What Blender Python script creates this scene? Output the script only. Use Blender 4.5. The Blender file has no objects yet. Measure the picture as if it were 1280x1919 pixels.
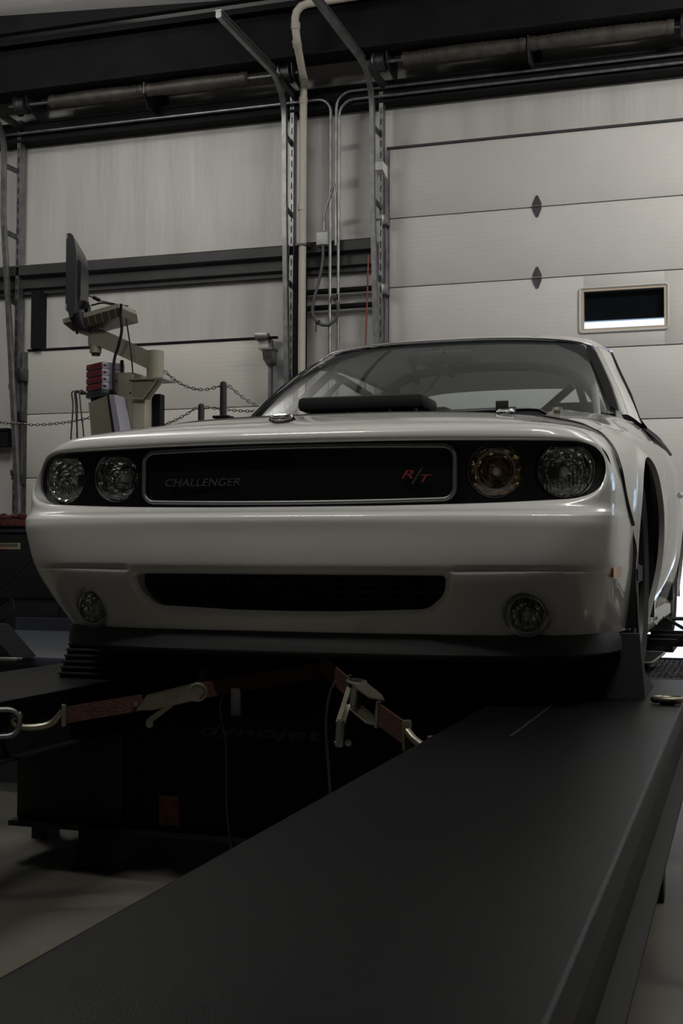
import bpy, bmesh, math, random
import numpy as np
from mathutils import Vector, Matrix
random.seed(7)
S = bpy.context.scene
COL = S.collection
pi = math.pi

# ------------------------------------------------------------------ camera
FPX = 2355.39
CAM = Vector((1.1214, -3.0194, 0.5102))
r_ = Vector((0.95283928, 0.30344396, 0.00436647))
u_ = Vector((0.00774367, -0.03869426, 0.99922109))
f_ = Vector((-0.30337657, 0.95206329, 0.03921918))
cd = bpy.data.cameras.new('camera')
cam = bpy.data.objects.new('camera', cd); COL.objects.link(cam)
mw = Matrix(((r_.x, u_.x, -f_.x, CAM.x), (r_.y, u_.y, -f_.y, CAM.y), (r_.z, u_.z, -f_.z, CAM.z), (0, 0, 0, 1)))
cam.matrix_world = mw
cd.sensor_fit = 'VERTICAL'; cd.sensor_height = 22.3; cd.sensor_width = 14.9
cd.lens = FPX / 1919.0 * 22.3
cd.clip_start = 0.02; cd.clip_end = 200
S.camera = cam

# ------------------------------------------------------------------ world (overcast sky outside the doors)
W = bpy.data.worlds.new('overcast_sky'); S.world = W; W.use_nodes = True
bg = W.node_tree.nodes['Background']
bg.inputs[0].default_value = (0.66, 0.80, 1.0, 1); bg.inputs[1].default_value = 3.6

# ------------------------------------------------------------------ lamps of the hall (fluorescent high bays)
def area(name, loc, sx, sy, power, color=(1.0, 0.93, 0.82), target=None):
    l = bpy.data.lights.new(name, 'AREA'); l.shape = 'RECTANGLE'; l.size = sx; l.size_y = sy
    l.energy = power; l.color = color
    o = bpy.data.objects.new(name, l); COL.objects.link(o); o.location = loc
    d = (Vector(target) - Vector(loc)) if target else Vector((0, 0, -1))
    o.rotation_euler = d.to_track_quat('-Z', 'Y').to_euler()
    return o
def strip_lamp(x, y, z, sx, sy, down, up, aim=None):
    """fluorescent strip: light thrown down, plus an added uplight to brighten the roof"""
    area('strip_lamp', (x, y, z), sx, sy, down, WARM, aim)
    area('strip_lamp', (x, y, z+0.08), sx, sy, up, WARM, (x, y, z+2))  # uplight added so the windshield mirrors a paler roof
WARM = (1.0, 0.975, 0.925)
strip_lamp(-3.9, 3.2, 4.30, 1.25, 0.25, 17, 80, (-3.2, 6.0, 2.4))
strip_lamp(3.1, 3.2, 4.30, 1.25, 0.25, 90, 80, (1.4, 6.0, 2.4))
strip_lamp(-1.5, -1.7, 4.95, 1.25, 0.14, 56, 14)
strip_lamp(1.7, -1.7, 4.95, 1.25, 0.14, 56, 14)

S.view_settings.view_transform = 'Standard'
S.view_settings.look = 'None'
S.view_settings.gamma = 1.0
S.view_settings.use_curve_mapping = False
S.view_settings.exposure = 0.0

# ------------------------------------------------------------------ materials
MATS = {}
def mat(name, col, rough=0.5, metal=0.0, coat=0.0, spec=0.5, var=0.0, vscale=6.0, bump=0.0, bscale=40.0,
        stretch=(1, 1, 1), col2=None, emit=None, estr=0.0):
    if name in MATS: return MATS[name]
    m = bpy.data.materials.new(name); m.use_nodes = True
    nt = m.node_tree; b = nt.nodes['Principled BSDF']
    b.inputs['Base Color'].default_value = (*col, 1)
    b.inputs['Roughness'].default_value = rough
    b.inputs['Metallic'].default_value = metal
    b.inputs['Coat Weight'].default_value = coat
    b.inputs['Coat Roughness'].default_value = 0.04
    b.inputs['Specular IOR Level'].default_value = spec
    if emit:
        b.inputs['Emission Color'].default_value = (*emit, 1); b.inputs['Emission Strength'].default_value = estr
    tc = nt.nodes.new('ShaderNodeTexCoord'); mp = nt.nodes.new('ShaderNodeMapping')
    mp.inputs['Scale'].default_value = stretch
    nt.links.new(tc.outputs['Object'], mp.inputs['Vector'])
    n = nt.nodes.new('ShaderNodeTexNoise'); n.inputs['Scale'].default_value = vscale
    n.inputs['Detail'].default_value = 5
    nt.links.new(mp.outputs[0], n.inputs['Vector'])
    if var > 0 or col2:
        c2 = col2 if col2 else tuple(max(0, c*(1-var)) for c in col)
        c1 = col if col2 else tuple(min(1, c*(1+var)) for c in col)
        r = nt.nodes.new('ShaderNodeValToRGB')
        r.color_ramp.elements[0].position = 0.32; r.color_ramp.elements[1].position = 0.68
        r.color_ramp.elements[0].color = (*c2, 1); r.color_ramp.elements[1].color = (*c1, 1)
        nt.links.new(n.outputs['Fac'], r.inputs['Fac']); nt.links.new(r.outputs[0], b.inputs['Base Color'])
    if bump > 0:
        n2 = nt.nodes.new('ShaderNodeTexNoise'); n2.inputs['Scale'].default_value = bscale; n2.inputs['Detail'].default_value = 3
        nt.links.new(mp.outputs[0], n2.inputs['Vector'])
        bp = nt.nodes.new('ShaderNodeBump'); bp.inputs['Strength'].default_value = bump; bp.inputs['Distance'].default_value = 0.01
        nt.links.new(n2.outputs['Fac'], bp.inputs['Height']); nt.links.new(bp.outputs[0], b.inputs['Normal'])
    MATS[name] = m
    return m

def thin_glass(name, tint=(0.8, 0.85, 0.85), rough=0.0, ior=1.5, flutes=0.0, grey_lift=0.0):
    if name in MATS: return MATS[name]
    m = bpy.data.materials.new(name); m.use_nodes = True
    nt = m.node_tree; nt.nodes.clear()
    out = nt.nodes.new('ShaderNodeOutputMaterial'); mx = nt.nodes.new('ShaderNodeMixShader')
    tr = nt.nodes.new('ShaderNodeBsdfTransparent'); tr.inputs[0].default_value = (*tint, 1)
    gl = nt.nodes.new('ShaderNodeBsdfGlossy'); gl.inputs['Roughness'].default_value = rough
    gl.inputs[0].default_value = (1, 1, 1, 1)
    geo = nt.nodes.new('ShaderNodeNewGeometry'); dot = nt.nodes.new('ShaderNodeVectorMath'); dot.operation = 'DOT_PRODUCT'
    nt.links.new(geo.outputs['Normal'], dot.inputs[0]); nt.links.new(geo.outputs['Incoming'], dot.inputs[1])
    def mth(op, a, b):
        n = nt.nodes.new('ShaderNodeMath'); n.operation = op
        for k, q in enumerate((a, b)):
            if q is None: continue
            if isinstance(q, (int, float)): n.inputs[k].default_value = q
            else: nt.links.new(q, n.inputs[k])
        return n.outputs[0]
    f0 = 2*((ior-1)/(ior+1))**2                       # two faces of a thin pane
    c_ = mth('ABSOLUTE', dot.outputs['Value'], None); p5 = mth('POWER', mth('SUBTRACT', 1.0, c_), 5.0)
    fac = mth('ADD', mth('MULTIPLY', p5, 1-f0), f0)
    if flutes > 0:
        tc = nt.nodes.new('ShaderNodeTexCoord'); wv = nt.nodes.new('ShaderNodeTexWave')
        wv.wave_type = 'BANDS'; wv.bands_direction = 'X'; wv.inputs['Scale'].default_value = flutes
        nt.links.new(tc.outputs['Object'], wv.inputs['Vector'])
        bp = nt.nodes.new('ShaderNodeBump'); bp.inputs['Strength'].default_value = 0.8; bp.inputs['Distance'].default_value = 0.004
        nt.links.new(wv.outputs['Fac'], bp.inputs['Height']); nt.links.new(bp.outputs[0], gl.inputs['Normal'])
    class fr: outputs = [fac]
    nt.links.new(fr.outputs[0], mx.inputs[0]); nt.links.new(tr.outputs[0], mx.inputs[1]); nt.links.new(gl.outputs[0], mx.inputs[2])
    if grey_lift > 0:                                       # pale diffuse share mixed in to lift the pane's brightness
        df = nt.nodes.new('ShaderNodeBsdfDiffuse'); df.inputs[0].default_value = (0.75, 0.76, 0.8, 1)
        m2 = nt.nodes.new('ShaderNodeMixShader'); m2.inputs[0].default_value = grey_lift
        nt.links.new(mx.outputs[0], m2.inputs[1]); nt.links.new(df.outputs[0], m2.inputs[2]); nt.links.new(m2.outputs[0], out.inputs[0])
    else: nt.links.new(mx.outputs[0], out.inputs[0])
    MATS[name] = m
    return m

paint = mat('white_paint', (0.69, 0.685, 0.655), 0.32, coat=1.0, spec=0.5)
black = mat('black_plastic', (0.012, 0.012, 0.013), 0.45)
blackgloss = mat('black_gloss', (0.006, 0.006, 0.007), 0.15)
darkrub = mat('dark_rubber', (0.014, 0.014, 0.015), 0.75, bump=0.2, bscale=120)
lipmat = mat('chin_plastic', (0.035, 0.034, 0.035), 0.6)
chrome = mat('chrome', (0.75, 0.75, 0.76), 0.08, 1.0)
satin = mat('satin_silver', (0.42, 0.43, 0.44), 0.34, 1.0)
framegrey = mat('grille_frame_grey', (0.20, 0.20, 0.20), 0.4, 0.8)
gunmetal = mat('gunmetal_rim', (0.03, 0.03, 0.032), 0.5, 0.6)
fritblack = mat('frit_black', (0.004, 0.004, 0.005), 0.7, spec=0.1)
tintblack = mat('dark_tinted_window', (0.008, 0.008, 0.009), 0.5, spec=0.15)
reflector = mat('reflector', (0.80, 0.80, 0.80), 0.10, 1.0)
amberref = mat('amber_reflector', (0.72, 0.50, 0.26), 0.12, 1.0)
amber = mat('amber_lens', (0.55, 0.10, 0.02), 0.15, coat=0.6)
ambery = mat('amber_light_lens', (0.75, 0.42, 0.10), 0.15, coat=0.6)
redbadge = mat('red_enamel', (0.22, 0.03, 0.03), 0.3, coat=0.5)
def facets(m, scale):
    nt = m.node_tree; tc = nt.nodes.new('ShaderNodeTexCoord'); vo = nt.nodes.new('ShaderNodeTexVoronoi'); vo.inputs['Scale'].default_value = scale
    bp = nt.nodes.new('ShaderNodeBump'); bp.inputs['Strength'].default_value = 1.0; bp.inputs['Distance'].default_value = 0.012
    nt.links.new(tc.outputs['Object'], vo.inputs['Vector']); nt.links.new(vo.outputs['Distance'], bp.inputs['Height'])
    nt.links.new(bp.outputs[0], nt.nodes['Principled BSDF'].inputs['Normal'])
facets(reflector, 48); facets(amberref, 45)
lensglass = thin_glass('lamp_lens', (0.86, 0.88, 0.88), 0.0, 1.45)
flutedglass = thin_glass('fluted_lens', (0.8, 0.82, 0.82), 0.02, 1.5, 34)
wsglass = thin_glass('windshield_glass', (0.84, 0.89, 0.88), 0.0, 1.58, 0.0, 0.034)
rearglass = thin_glass('rear_glass', (0.90, 0.94, 0.93), 0.0, 1.5)
tintglass = thin_glass('tinted_glass', (0.16, 0.18, 0.18), 0.0, 1.5)
interior = mat('interior_grey', (0.10, 0.10, 0.105), 0.8)
liner = mat('headliner', (0.78, 0.78, 0.79), 0.9)
cowlm = mat('cowl_plastic', (0.055, 0.052, 0.062), 0.5)
underm = mat('underbody', (0.012, 0.012, 0.012), 0.8)

# ------------------------------------------------------------------ object helpers
def link_mesh(name, me, material, parent=None, smooth=35):
    if material is not None and not me.materials: me.materials.append(material)
    if smooth:
        me.polygons.foreach_set('use_smooth', [True]*len(me.polygons))
        me.set_sharp_from_angle(angle=math.radians(smooth))
    o = bpy.data.objects.new(name, me); COL.objects.link(o)
    if parent is not None:
        o.parent = parent
        if parent.parent is None: o.matrix_parent_inverse = Matrix.Translation(-parent.location)
    return o

def empty(name, loc, label, cat, group=None, kind=None):
    o = bpy.data.objects.new(name, None); COL.objects.link(o); o.location = loc
    o.empty_display_size = 0.1
    return tag(o, label, cat, group, kind)

def tag(o, label=None, cat=None, group=None, kind=None):
    if label: o['label'] = label
    if cat: o['category'] = cat
    if group: o['group'] = group
    if kind: o['kind'] = kind
    return o

def frame_of(d):
    d = Vector(d).normalized()
    a = Vector((0, 0, 1)) if abs(d.z) < 0.9 else Vector((1, 0, 0))
    x = a.cross(d).normalized(); y = d.cross(x).normalized()
    return x, y, d

class MB:
    """collects geometry in world coordinates; build() links it as one mesh object"""
    def __init__(self): self.v = []; self.f = []
    def add(self, vs, fs):
        n = len(self.v); self.v += [tuple(p) for p in vs]; self.f += [tuple(i+n for i in f) for f in fs]; return self
    def box(self, c, s, bev=0.0, rot=None):
        c = Vector(c); h = Vector(s)/2
        if bev <= 0:
            vs = [Vector((sx*h.x, sy*h.y, sz*h.z)) for sx in (-1, 1) for sy in (-1, 1) for sz in (-1, 1)]
            fs = [(0, 1, 3, 2), (4, 6, 7, 5), (0, 4, 5, 1), (2, 3, 7, 6), (0, 2, 6, 4), (1, 5, 7, 3)]
        else:
            bm = bmesh.new(); bmesh.ops.create_cube(bm, size=1.0)
            for q in bm.verts: q.co = Vector((q.co.x*s[0], q.co.y*s[1], q.co.z*s[2]))
            bmesh.ops.bevel(bm, geom=bm.edges[:], offset=min(bev, min(s)*0.49), segments=2, affect='EDGES', profile=0.5)
            bm.verts.index_update()
            vs = [q.co.copy() for q in bm.verts]; fs = [[q.index for q in f.verts] for f in bm.faces]; bm.free()
        if rot is not None: vs = [rot @ p for p in vs]
        return self.add([p+c for p in vs], fs)
    def b2(self, lo, hi, bev=0.0):
        return self.box([(a+b)/2 for a, b in zip(lo, hi)], [abs(b-a) for a, b in zip(lo, hi)], bev)
    def tube(self, pts, r, seg=10, caps=True):
        pts = [Vector(p) for p in pts]; n = len(pts); rs = r if isinstance(r, (list, tuple)) else [r]*n
        x = None; rings = []
        for i, p in enumerate(pts):
            d = (pts[min(i+1, n-1)]-pts[max(i-1, 0)]).normalized()
            if x is None: x, y, _ = frame_of(d)
            else:
                x = (x-d*x.dot(d)).normalized(); y = d.cross(x)
            rings.append([p+(x*math.cos(2*pi*k/seg)+y*math.sin(2*pi*k/seg))*rs[i] for k in range(seg)])
        vs = [q for ring in rings for q in ring]; fs = []
        for i in range(n-1):
            for k in range(seg):
                k2 = (k+1) % seg; fs.append((i*seg+k, i*seg+k2, (i+1)*seg+k2, (i+1)*seg+k))
        if caps: fs += [tuple(range(seg-1, -1, -1)), tuple((n-1)*seg+k for k in range(seg))]
        return self.add(vs, fs)
    def sweep(self, pts, prof, up=(0, 0, 1), caps=True):
        """prof: 2D points (side, up) swept along pts"""
        pts = [Vector(p) for p in pts]; n = len(pts); m = len(prof); vs = []; fs = []; up = Vector(up)
        for i, p in enumerate(pts):
            d = (pts[min(i+1, n-1)]-pts[max(i-1, 0)]).normalized()
            x = d.cross(up).normalized(); y = x.cross(d).normalized()
            vs += [p+x*a+y*b for a, b in prof]
        for i in range(n-1):
            for k in range(m):
                k2 = (k+1) % m; fs.append((i*m+k, i*m+k2, (i+1)*m+k2, (i+1)*m+k))
        if caps: fs += [tuple(range(m-1, -1, -1)), tuple((n-1)*m+k for k in range(m))]
        return self.add(vs, fs)
    def lathe(self, c, axis, prof, seg=32, rfun=None, caps=False):
        """prof: (radius, along-axis) pairs; rfun(theta, r) may clip the radius"""
        x, y, d = frame_of(axis); c = Vector(c); vs = []; fs = []; m = len(prof)
        for k in range(seg):
            t = 2*pi*k/seg
            for r, h in prof:
                rr = rfun(t, r, x, y) if rfun else r
                vs.append(c+(x*math.cos(t)+y*math.sin(t))*rr+d*h)
        for k in range(seg):
            k2 = (k+1) % seg
            for i in range(m-1): fs.append((k*m+i, k*m+i+1, k2*m+i+1, k2*m+i))
        if caps:
            fs.append(tuple(k*m for k in range(seg))); fs.append(tuple(k*m+m-1 for k in range(seg-1, -1, -1)))
        return self.add(vs, fs)
    def prism(self, poly, d):
        """3D polygon extruded by vector d"""
        d = Vector(d); n = len(poly); vs = [Vector(p) for p in poly]+[Vector(p)+d for p in poly]
        fs = [tuple(range(n-1, -1, -1)), tuple(range(n, 2*n))]+[(i, (i+1) % n, n+(i+1) % n, n+i) for i in range(n)]
        return self.add(vs, fs)
    def build(self, name, material, parent=None, smooth=35, fix=True):
        me = bpy.data.meshes.new(name); me.from_pydata(self.v, [], self.f)
        if fix:
            bm = bmesh.new(); bm.from_mesh(me); bmesh.ops.recalc_face_normals(bm, faces=bm.faces[:]); bm.to_mesh(me); bm.free()
        me.update()
        return link_mesh(name, me, material, parent, smooth)

def thing(mb, name, material, label, cat, group=None, kind=None, smooth=35):
    """a one-mesh thing; its origin goes to the middle of its base"""
    o = mb.build(name, material, None, smooth)
    a = np.array([v.co[:] for v in o.data.vertices]); lo, hi = a.min(0), a.max(0)
    base = Vector(((lo[0]+hi[0])/2, (lo[1]+hi[1])/2, lo[2]))
    o.data.transform(Matrix.Translation(-base)); o.location = base
    return tag(o, label, cat, group, kind)

def catmull(P, t):
    """P: (n,...) control array, t: array of params in 0..n-1"""
    P = np.asarray(P, float); n = len(P); t = np.clip(np.asarray(t, float), 0, n-1-1e-9)
    i = np.floor(t).astype(int); f = (t-i)
    ext = np.concatenate([[2*P[0]-P[1]], P, [2*P[-1]-P[-2]]])
    p0, p1, p2, p3 = ext[i], ext[i+1], ext[i+2], ext[i+3]
    f = f.reshape(f.shape+(1,)*(P.ndim-1))
    return 0.5*((2*p1)+(-p0+p2)*f+(2*p0-5*p1+4*p2-p3)*f**2+(-p0+3*p1-3*p2+p3)*f**3)

class Patch:
    """bicubic patch through a control net net[v][u]"""
    def __init__(self, net): self.net = np.asarray(net, float)
    def __call__(self, U, V):
        out = np.zeros((len(U), 3)); nv = len(self.net)
        V = np.clip(V, 0, nv-1-1e-9); i = np.floor(V).astype(int); f = (V-i)[:, None]
        rows = [catmull(r, U) for r in self.net]
        R = np.stack(rows)                                   # nv,N,3
        ext = np.concatenate([[2*R[0]-R[1]], R, [2*R[-1]-R[-2]]])
        k = np.arange(len(U))
        p0, p1, p2, p3 = ext[i, k], ext[i+1, k], ext[i+2, k], ext[i+3, k]
        return 0.5*((2*p1)+(-p0+p2)*f+(2*p0-5*p1+4*p2-p3)*f**2+(-p0+3*p1-3*p2+p3)*f**3)

def sdf_poly(poly):
    A = np.asarray(poly, float); B = np.roll(A, -1, 0)
    def f(q):
        d2 = np.full(len(q), 1e9); inside = np.zeros(len(q), bool)
        for a, b in zip(A, B):
            e = b-a; w = q-a
            t = np.clip((w@e)/(e@e), 0, 1)
            d2 = np.minimum(d2, ((w-t[:, None]*e)**2).sum(1))
            c = ((a[1] <= q[:, 1]) & (b[1] > q[:, 1])) | ((b[1] <= q[:, 1]) & (a[1] > q[:, 1]))
            xi = a[0]+(q[:, 1]-a[1])/(b[1]-a[1]+1e-12)*(b[0]-a[0])
            inside ^= c & (q[:, 0] < xi)
        d = np.sqrt(d2)
        return np.where(inside, -d, d)
    return f

def round_poly(pts, rad, seg=8):
    out = []; n = len(pts); rad = rad if isinstance(rad, (list, tuple)) else [rad]*n
    for i in range(n):
        p = Vector(pts[i]); a = Vector(pts[i-1]); b = Vector(pts[(i+1) % n])
        da = (a-p).normalized(); db = (b-p).normalized(); ang = da.angle(db)
        L = min(rad[i]/math.tan(ang/2), (a-p).length*0.49, (b-p).length*0.49); r = L*math.tan(ang/2)
        s, e = p+da*L, p+db*L; c = p+(da+db).normalized()*(r/math.sin(ang/2))
        a0 = math.atan2(s.y-c.y, s.x-c.x); a1 = math.atan2(e.y-c.y, e.x-c.x)
        dd = (a1-a0+pi) % (2*pi)-pi
        out += [(c.x+r*math.cos(a0+dd*k/seg), c.y+r*math.sin(a0+dd*k/seg)) for k in range(seg+1)]
    return out

def circle_poly(cx, cy, r, n=40, ry=None):
    return [(cx+r*math.cos(2*pi*k/n), cy+(ry or r)*math.sin(2*pi*k/n)) for k in range(n)]

def panel(name, P, us, vs, holes, material, parent, smooth=40, post=None):
    """grid surface with clean-edged holes. holes: (axes, sdf, wall_vec, valid) ; valid(pts)->mask"""
    nu, nv = len(us), len(vs)
    U, V = np.meshgrid(us, vs); U = U.ravel().copy(); V = V.ravel().copy()
    pts = P(U, V); H = []
    hu = np.gradient(us); hv = np.gradient(vs)
    HU = np.tile(hu, nv); HV = np.repeat(hv, nu)
    idx = np.arange(nu*nv).reshape(nv, nu)
    edges = np.concatenate([np.stack([idx[:, :-1].ravel(), idx[:, 1:].ravel()], 1), np.stack([idx[:-1].ravel(), idx[1:].ravel()], 1)])
    dead = np.zeros(nu*nv, bool); sds = []
    for axes, sdf, wall, valid in holes:
        def ev(u, v):
            q = P(u, v); s = sdf(q[:, axes])
            if valid is not None: s = np.where(valid(q), s, np.abs(s)+0.05)
            return s
        sd = ev(U, V)
        a, b = edges.T
        cr = sd[a]*sd[b] < 0
        pick = np.where(np.abs(sd[a[cr]]) < np.abs(sd[b[cr]]), a[cr], b[cr])
        mk = np.unique(pick)
        for it in range(4):
            u, v = U[mk], V[mk]; s0 = ev(u, v)
            eu, evv = HU[mk]*0.05, HV[mk]*0.05
            gu = (ev(u+eu, v)-s0)/0.05; gv = (ev(u, v+evv)-s0)/0.05
            g2 = gu**2+gv**2+1e-12
            U[mk] = np.clip(u-np.clip(s0*gu/g2, -0.9, 0.9)*HU[mk], us[0], us[-1]); V[mk] = np.clip(v-np.clip(s0*gv/g2, -0.9, 0.9)*HV[mk], vs[0], vs[-1])
        sd = ev(U, V); sd[mk] = 0
        sds.append((sd, set(mk.tolist()), wall))
    pts = P(U, V)
    dist = np.min(np.stack([s for s, _, _ in sds]), 0) if sds else np.full(nu*nv, 9.0)
    if post is not None: pts = post(pts, [s for s, _, _ in sds])
    faces = []
    for j in range(nv-1):
        for i in range(nu-1):
            q = [idx[j, i], idx[j, i+1], idx[j+1, i+1], idx[j+1, i]]
            keep = [tuple(q)]
            for sd, mk, wall in sds:
                s = [sd[k] for k in q]
                if min(s) > 1e-7 or (min(s) >= -1e-9 and max(s) > 0): continue
                if max(s) <= 1e-9: keep = []; break
                pos = [k for k, x in zip(q, s) if x > 1e-9]; z = [k for k, x in zip(q, s) if abs(x) <= 1e-9]
                keep = [tuple(k for k in q if k in pos or k in z)] if len(pos)+len(z) >= 3 else []
            faces += keep
    verts = [tuple(p) for p in pts]
    cnt = {}
    for f in faces:
        for a, b in zip(f, f[1:]+f[:1]): cnt.setdefault((min(a, b), max(a, b)), []).append((a, b))
    for sd, mk, wall in sds:
        if wall is None: continue
        mp = {}
        for e, l in cnt.items():
            if len(l) == 1 and e[0] in mk and e[1] in mk:
                a, b = l[0]
                for k in (a, b):
                    if k not in mp:
                        mp[k] = len(verts); p = verts[k]; verts.append((p[0]+wall[0], p[1]+wall[1], p[2]+wall[2]))
                faces.append((b, a, mp[a], mp[b]))
    used = sorted({k for f in faces for k in f}); rm = {k: n for n, k in enumerate(used)}
    mb = MB(); mb.add([verts[k] for k in used], [tuple(rm[int(k)] for k in f) for f in faces])
    return mb.build(name, material, parent, smooth)

def loft(name, net, material, parent, su=6, sv=6, smooth=40, mirror=False):
    """smooth sheet through a control net; mirror=True: u runs from the centre line, add the other half"""
    net = np.asarray(net, float)
    if mirror:
        left = net[:, :0:-1].copy(); left[:, :, 0] *= -1; net = np.concatenate([left, net], 1)
    P = Patch(net); nv, nu = net.shape[:2]
    return panel(name, P, np.linspace(0, nu-1, (nu-1)*su+1), np.linspace(0, nv-1, (nv-1)*sv+1), [], material, parent, smooth)

def text_mesh(name, body, material, parent, origin, right, up, height, width=None, shear=0.0, extrude=0.003, spacing=1.0):
    c = bpy.data.curves.new(name, 'FONT'); c.body = body; c.size = 1.0; c.extrude = 0.0; c.shear = shear; c.space_character = spacing
    o = bpy.data.objects.new(name, c); COL.objects.link(o)
    dg = bpy.context.evaluated_depsgraph_get(); dg.update()
    me0 = bpy.data.meshes.new_from_object(o.evaluated_get(dg))
    bpy.data.objects.remove(o); bpy.data.curves.remove(c)
    a = np.array([v.co[:] for v in me0.vertices]); lo, hi = a.min(0), a.max(0)
    sy = height/(hi[1]-lo[1]); sx = (width/(hi[0]-lo[0])) if width else sy
    R = Vector(right).normalized(); Uv = Vector(up).normalized(); N = R.cross(Uv)
    O = Vector(origin); vs = [O+R*((p[0]-lo[0])*sx)+Uv*((p[1]-lo[1])*sy) for p in a]
    fs = [tuple(p.vertices) for p in me0.polygons]
    bpy.data.meshes.remove(me0)
    n = len(vs); mb = MB()
    cnt = {}
    for f in fs:
        for x, y in zip(f, f[1:]+f[:1]): cnt.setdefault((min(x, y), max(x, y)), []).append((x, y))
    side = [(l[0][1], l[0][0], l[0][0]+n, l[0][1]+n) for l in cnt.values() if len(l) == 1]
    mb.add(vs+[p+N*extrude for p in vs], [f[::-1] for f in fs]+[tuple(k+n for k in f) for f in fs]+side)
    return mb.build(name, material, parent, 30)
# ================================================================== THE SETTING
FZ = -0.42          # shop floor
WY = 6.12           # inner face of the back wall
vinyl = mat('vinyl_insulation', (0.53, 0.52, 0.50), 0.42, var=0.10, vscale=1.6, bump=0.6, bscale=3.0, stretch=(3.0, 1, 0.35))
[n for n in vinyl.node_tree.nodes if n.type == 'BUMP'][0].inputs['Distance'].default_value = 0.014
doorm = mat('door_steel_white', (0.58, 0.565, 0.55), 0.55, var=0.03, vscale=2.0)
doorm2 = mat('door_steel_cream', (0.58, 0.565, 0.53), 0.55, var=0.03, vscale=2.0)
steel_dk = mat('dark_steel', (0.0085, 0.0085, 0.0095), 0.8, spec=0.2, var=0.3, vscale=4)
steel_grey = mat('girt_steel', (0.032, 0.033, 0.034), 0.55, var=0.3, vscale=4)
galv = mat('galvanised', (0.27, 0.275, 0.28), 0.42, 0.9, var=0.25, vscale=14)
galvdk = mat('galvanised_dull', (0.10, 0.10, 0.105), 0.45, 0.9, var=0.3, vscale=10)
rustspring = mat('spring_steel', (0.085, 0.075, 0.068), 0.55, 0.4, var=0.3, vscale=12)
pvc = mat('pvc_pipe', (0.50, 0.47, 0.40), 0.45, var=0.06, vscale=5)
concrete = mat('concrete_floor', (0.14, 0.132, 0.108), 0.6, var=0.18, vscale=2.4, bump=0.06, bscale=30)
roomwall = mat('painted_wall', (0.13, 0.13, 0.125), 0.7, var=0.06, vscale=1.5)
ceilm = mat('ceiling_insulation', (0.72, 0.72, 0.71), 0.6, var=0.06, vscale=1.2, bump=0.3, bscale=2.5)
for m_ in (doorm, doorm2):                       # pressed pin-stripe ribs of the door skins
    nt = m_.node_tree; b = nt.nodes['Principled BSDF']
    tc = nt.nodes.new('ShaderNodeTexCoord'); wv = nt.nodes.new('ShaderNodeTexWave'); wv.wave_type = 'BANDS'; wv.bands_direction = 'Z'
    wv.inputs['Scale'].default_value = 9.0; wv.inputs['Distortion'].default_value = 0.0
    nt.links.new(tc.outputs['Object'], wv.inputs['Vector'])
    bp = nt.nodes.new('ShaderNodeBump'); bp.inputs['Strength'].default_value = 0.035; bp.inputs['Distance'].default_value = 0.006
    nt.links.new(wv.outputs['Fac'], bp.inputs['Height']); nt.links.new(bp.outputs[0], b.inputs['Normal'])

def struct(mb, name, m, label, cat):
    return tag(mb.build(name, m, None, 30), label, cat, None, 'structure')

struct(MB().b2((-8, -10, FZ-0.2), (6.5, 6.4, FZ)), 'floor', concrete, 'bare brown-grey concrete workshop floor', 'floor')
mb = MB()
T = 0.16
D1 = (-1.36, 0.80); D2 = (-4.46, -2.40); DT = 2.225
mb.b2((-8, WY, FZ), (D2[0], WY+T, 5.2)); mb.b2((D2[0], WY, DT), (D2[1], WY+T, 5.2)); mb.b2((D2[1], WY, FZ), (D1[0], WY+T, 5.2))
mb.b2((D1[0], WY, 2.252), (D1[1], WY+0.05, 5.2)); mb.b2((D1[1], WY, FZ), (3.15, WY+T, 5.2))
mb.b2((3.15, WY, FZ), (4.1, WY+T, 1.1)); mb.b2((3.15, WY, 2.3), (4.1, WY+T, 5.2)); mb.b2((4.1, WY, FZ), (6.5, WY+T, 5.2))
struct(mb, 'wall_back', vinyl, 'back wall lined with wrinkled white vinyl insulation', 'wall')
struct(MB().b2((-8.15, -10, FZ), (-8, 6.3, 6.2)), 'wall_left', roomwall, 'plain side wall beyond the left frame edge', 'wall')
struct(MB().b2((6.5, -10, FZ), (6.65, 6.3, 6.2)), 'wall_right', roomwall, 'plain side wall beyond the right frame edge', 'wall')
struct(MB().b2((-8, -10.15, FZ), (6.5, -10, 6.2)), 'wall_front', roomwall, 'plain wall of the hall behind the camera', 'wall')
mb = MB(); mb.prism([(-8.1, 6.3, 4.80), (-8.1, 6.3, 4.90), (-8.1, -10.1, 6.13), (-8.1, -10.1, 6.03)], (14.7, 0, 0))
struct(mb, 'ceiling', ceilm, 'sloping white insulated roof above the dark beams', 'ceiling')
struct(MB().b2((-30, 6.3, FZ-0.25), (30, 60, FZ-0.05)), 'ground_outside', mat('yard_concrete', (0.45, 0.45, 0.44), 0.8, var=0.1), 'pale yard outside under the raised garage door', 'ground')

# ---- window on the far right of the back wall
w = empty('window_1', (3.62, WY, 1.1), 'tall window in the back wall right of the raised door', 'window', kind='structure')
mb = MB()
for a, b_ in (((3.15, WY-0.03, 1.1), (3.21, WY+0.1, 2.3)), ((4.04, WY-0.03, 1.1), (4.1, WY+0.1, 2.3)), ((3.15, WY-0.03, 1.1), (4.1, WY+0.1, 1.16)), ((3.15, WY-0.03, 2.24), (4.1, WY+0.1, 2.3)), ((3.59, WY, 1.1), (3.65, WY+0.08, 2.3)), ((3.15, WY, 1.68), (4.1, WY+0.08, 1.73))): mb.b2(a, b_)
mb.build('window_frame', steel_grey, w)
MB().b2((3.2, WY+0.05, 1.15), (4.05, WY+0.056, 2.25)).build('pane', thin_glass('window_glass', (0.85, 0.9, 0.92)), w)

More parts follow.
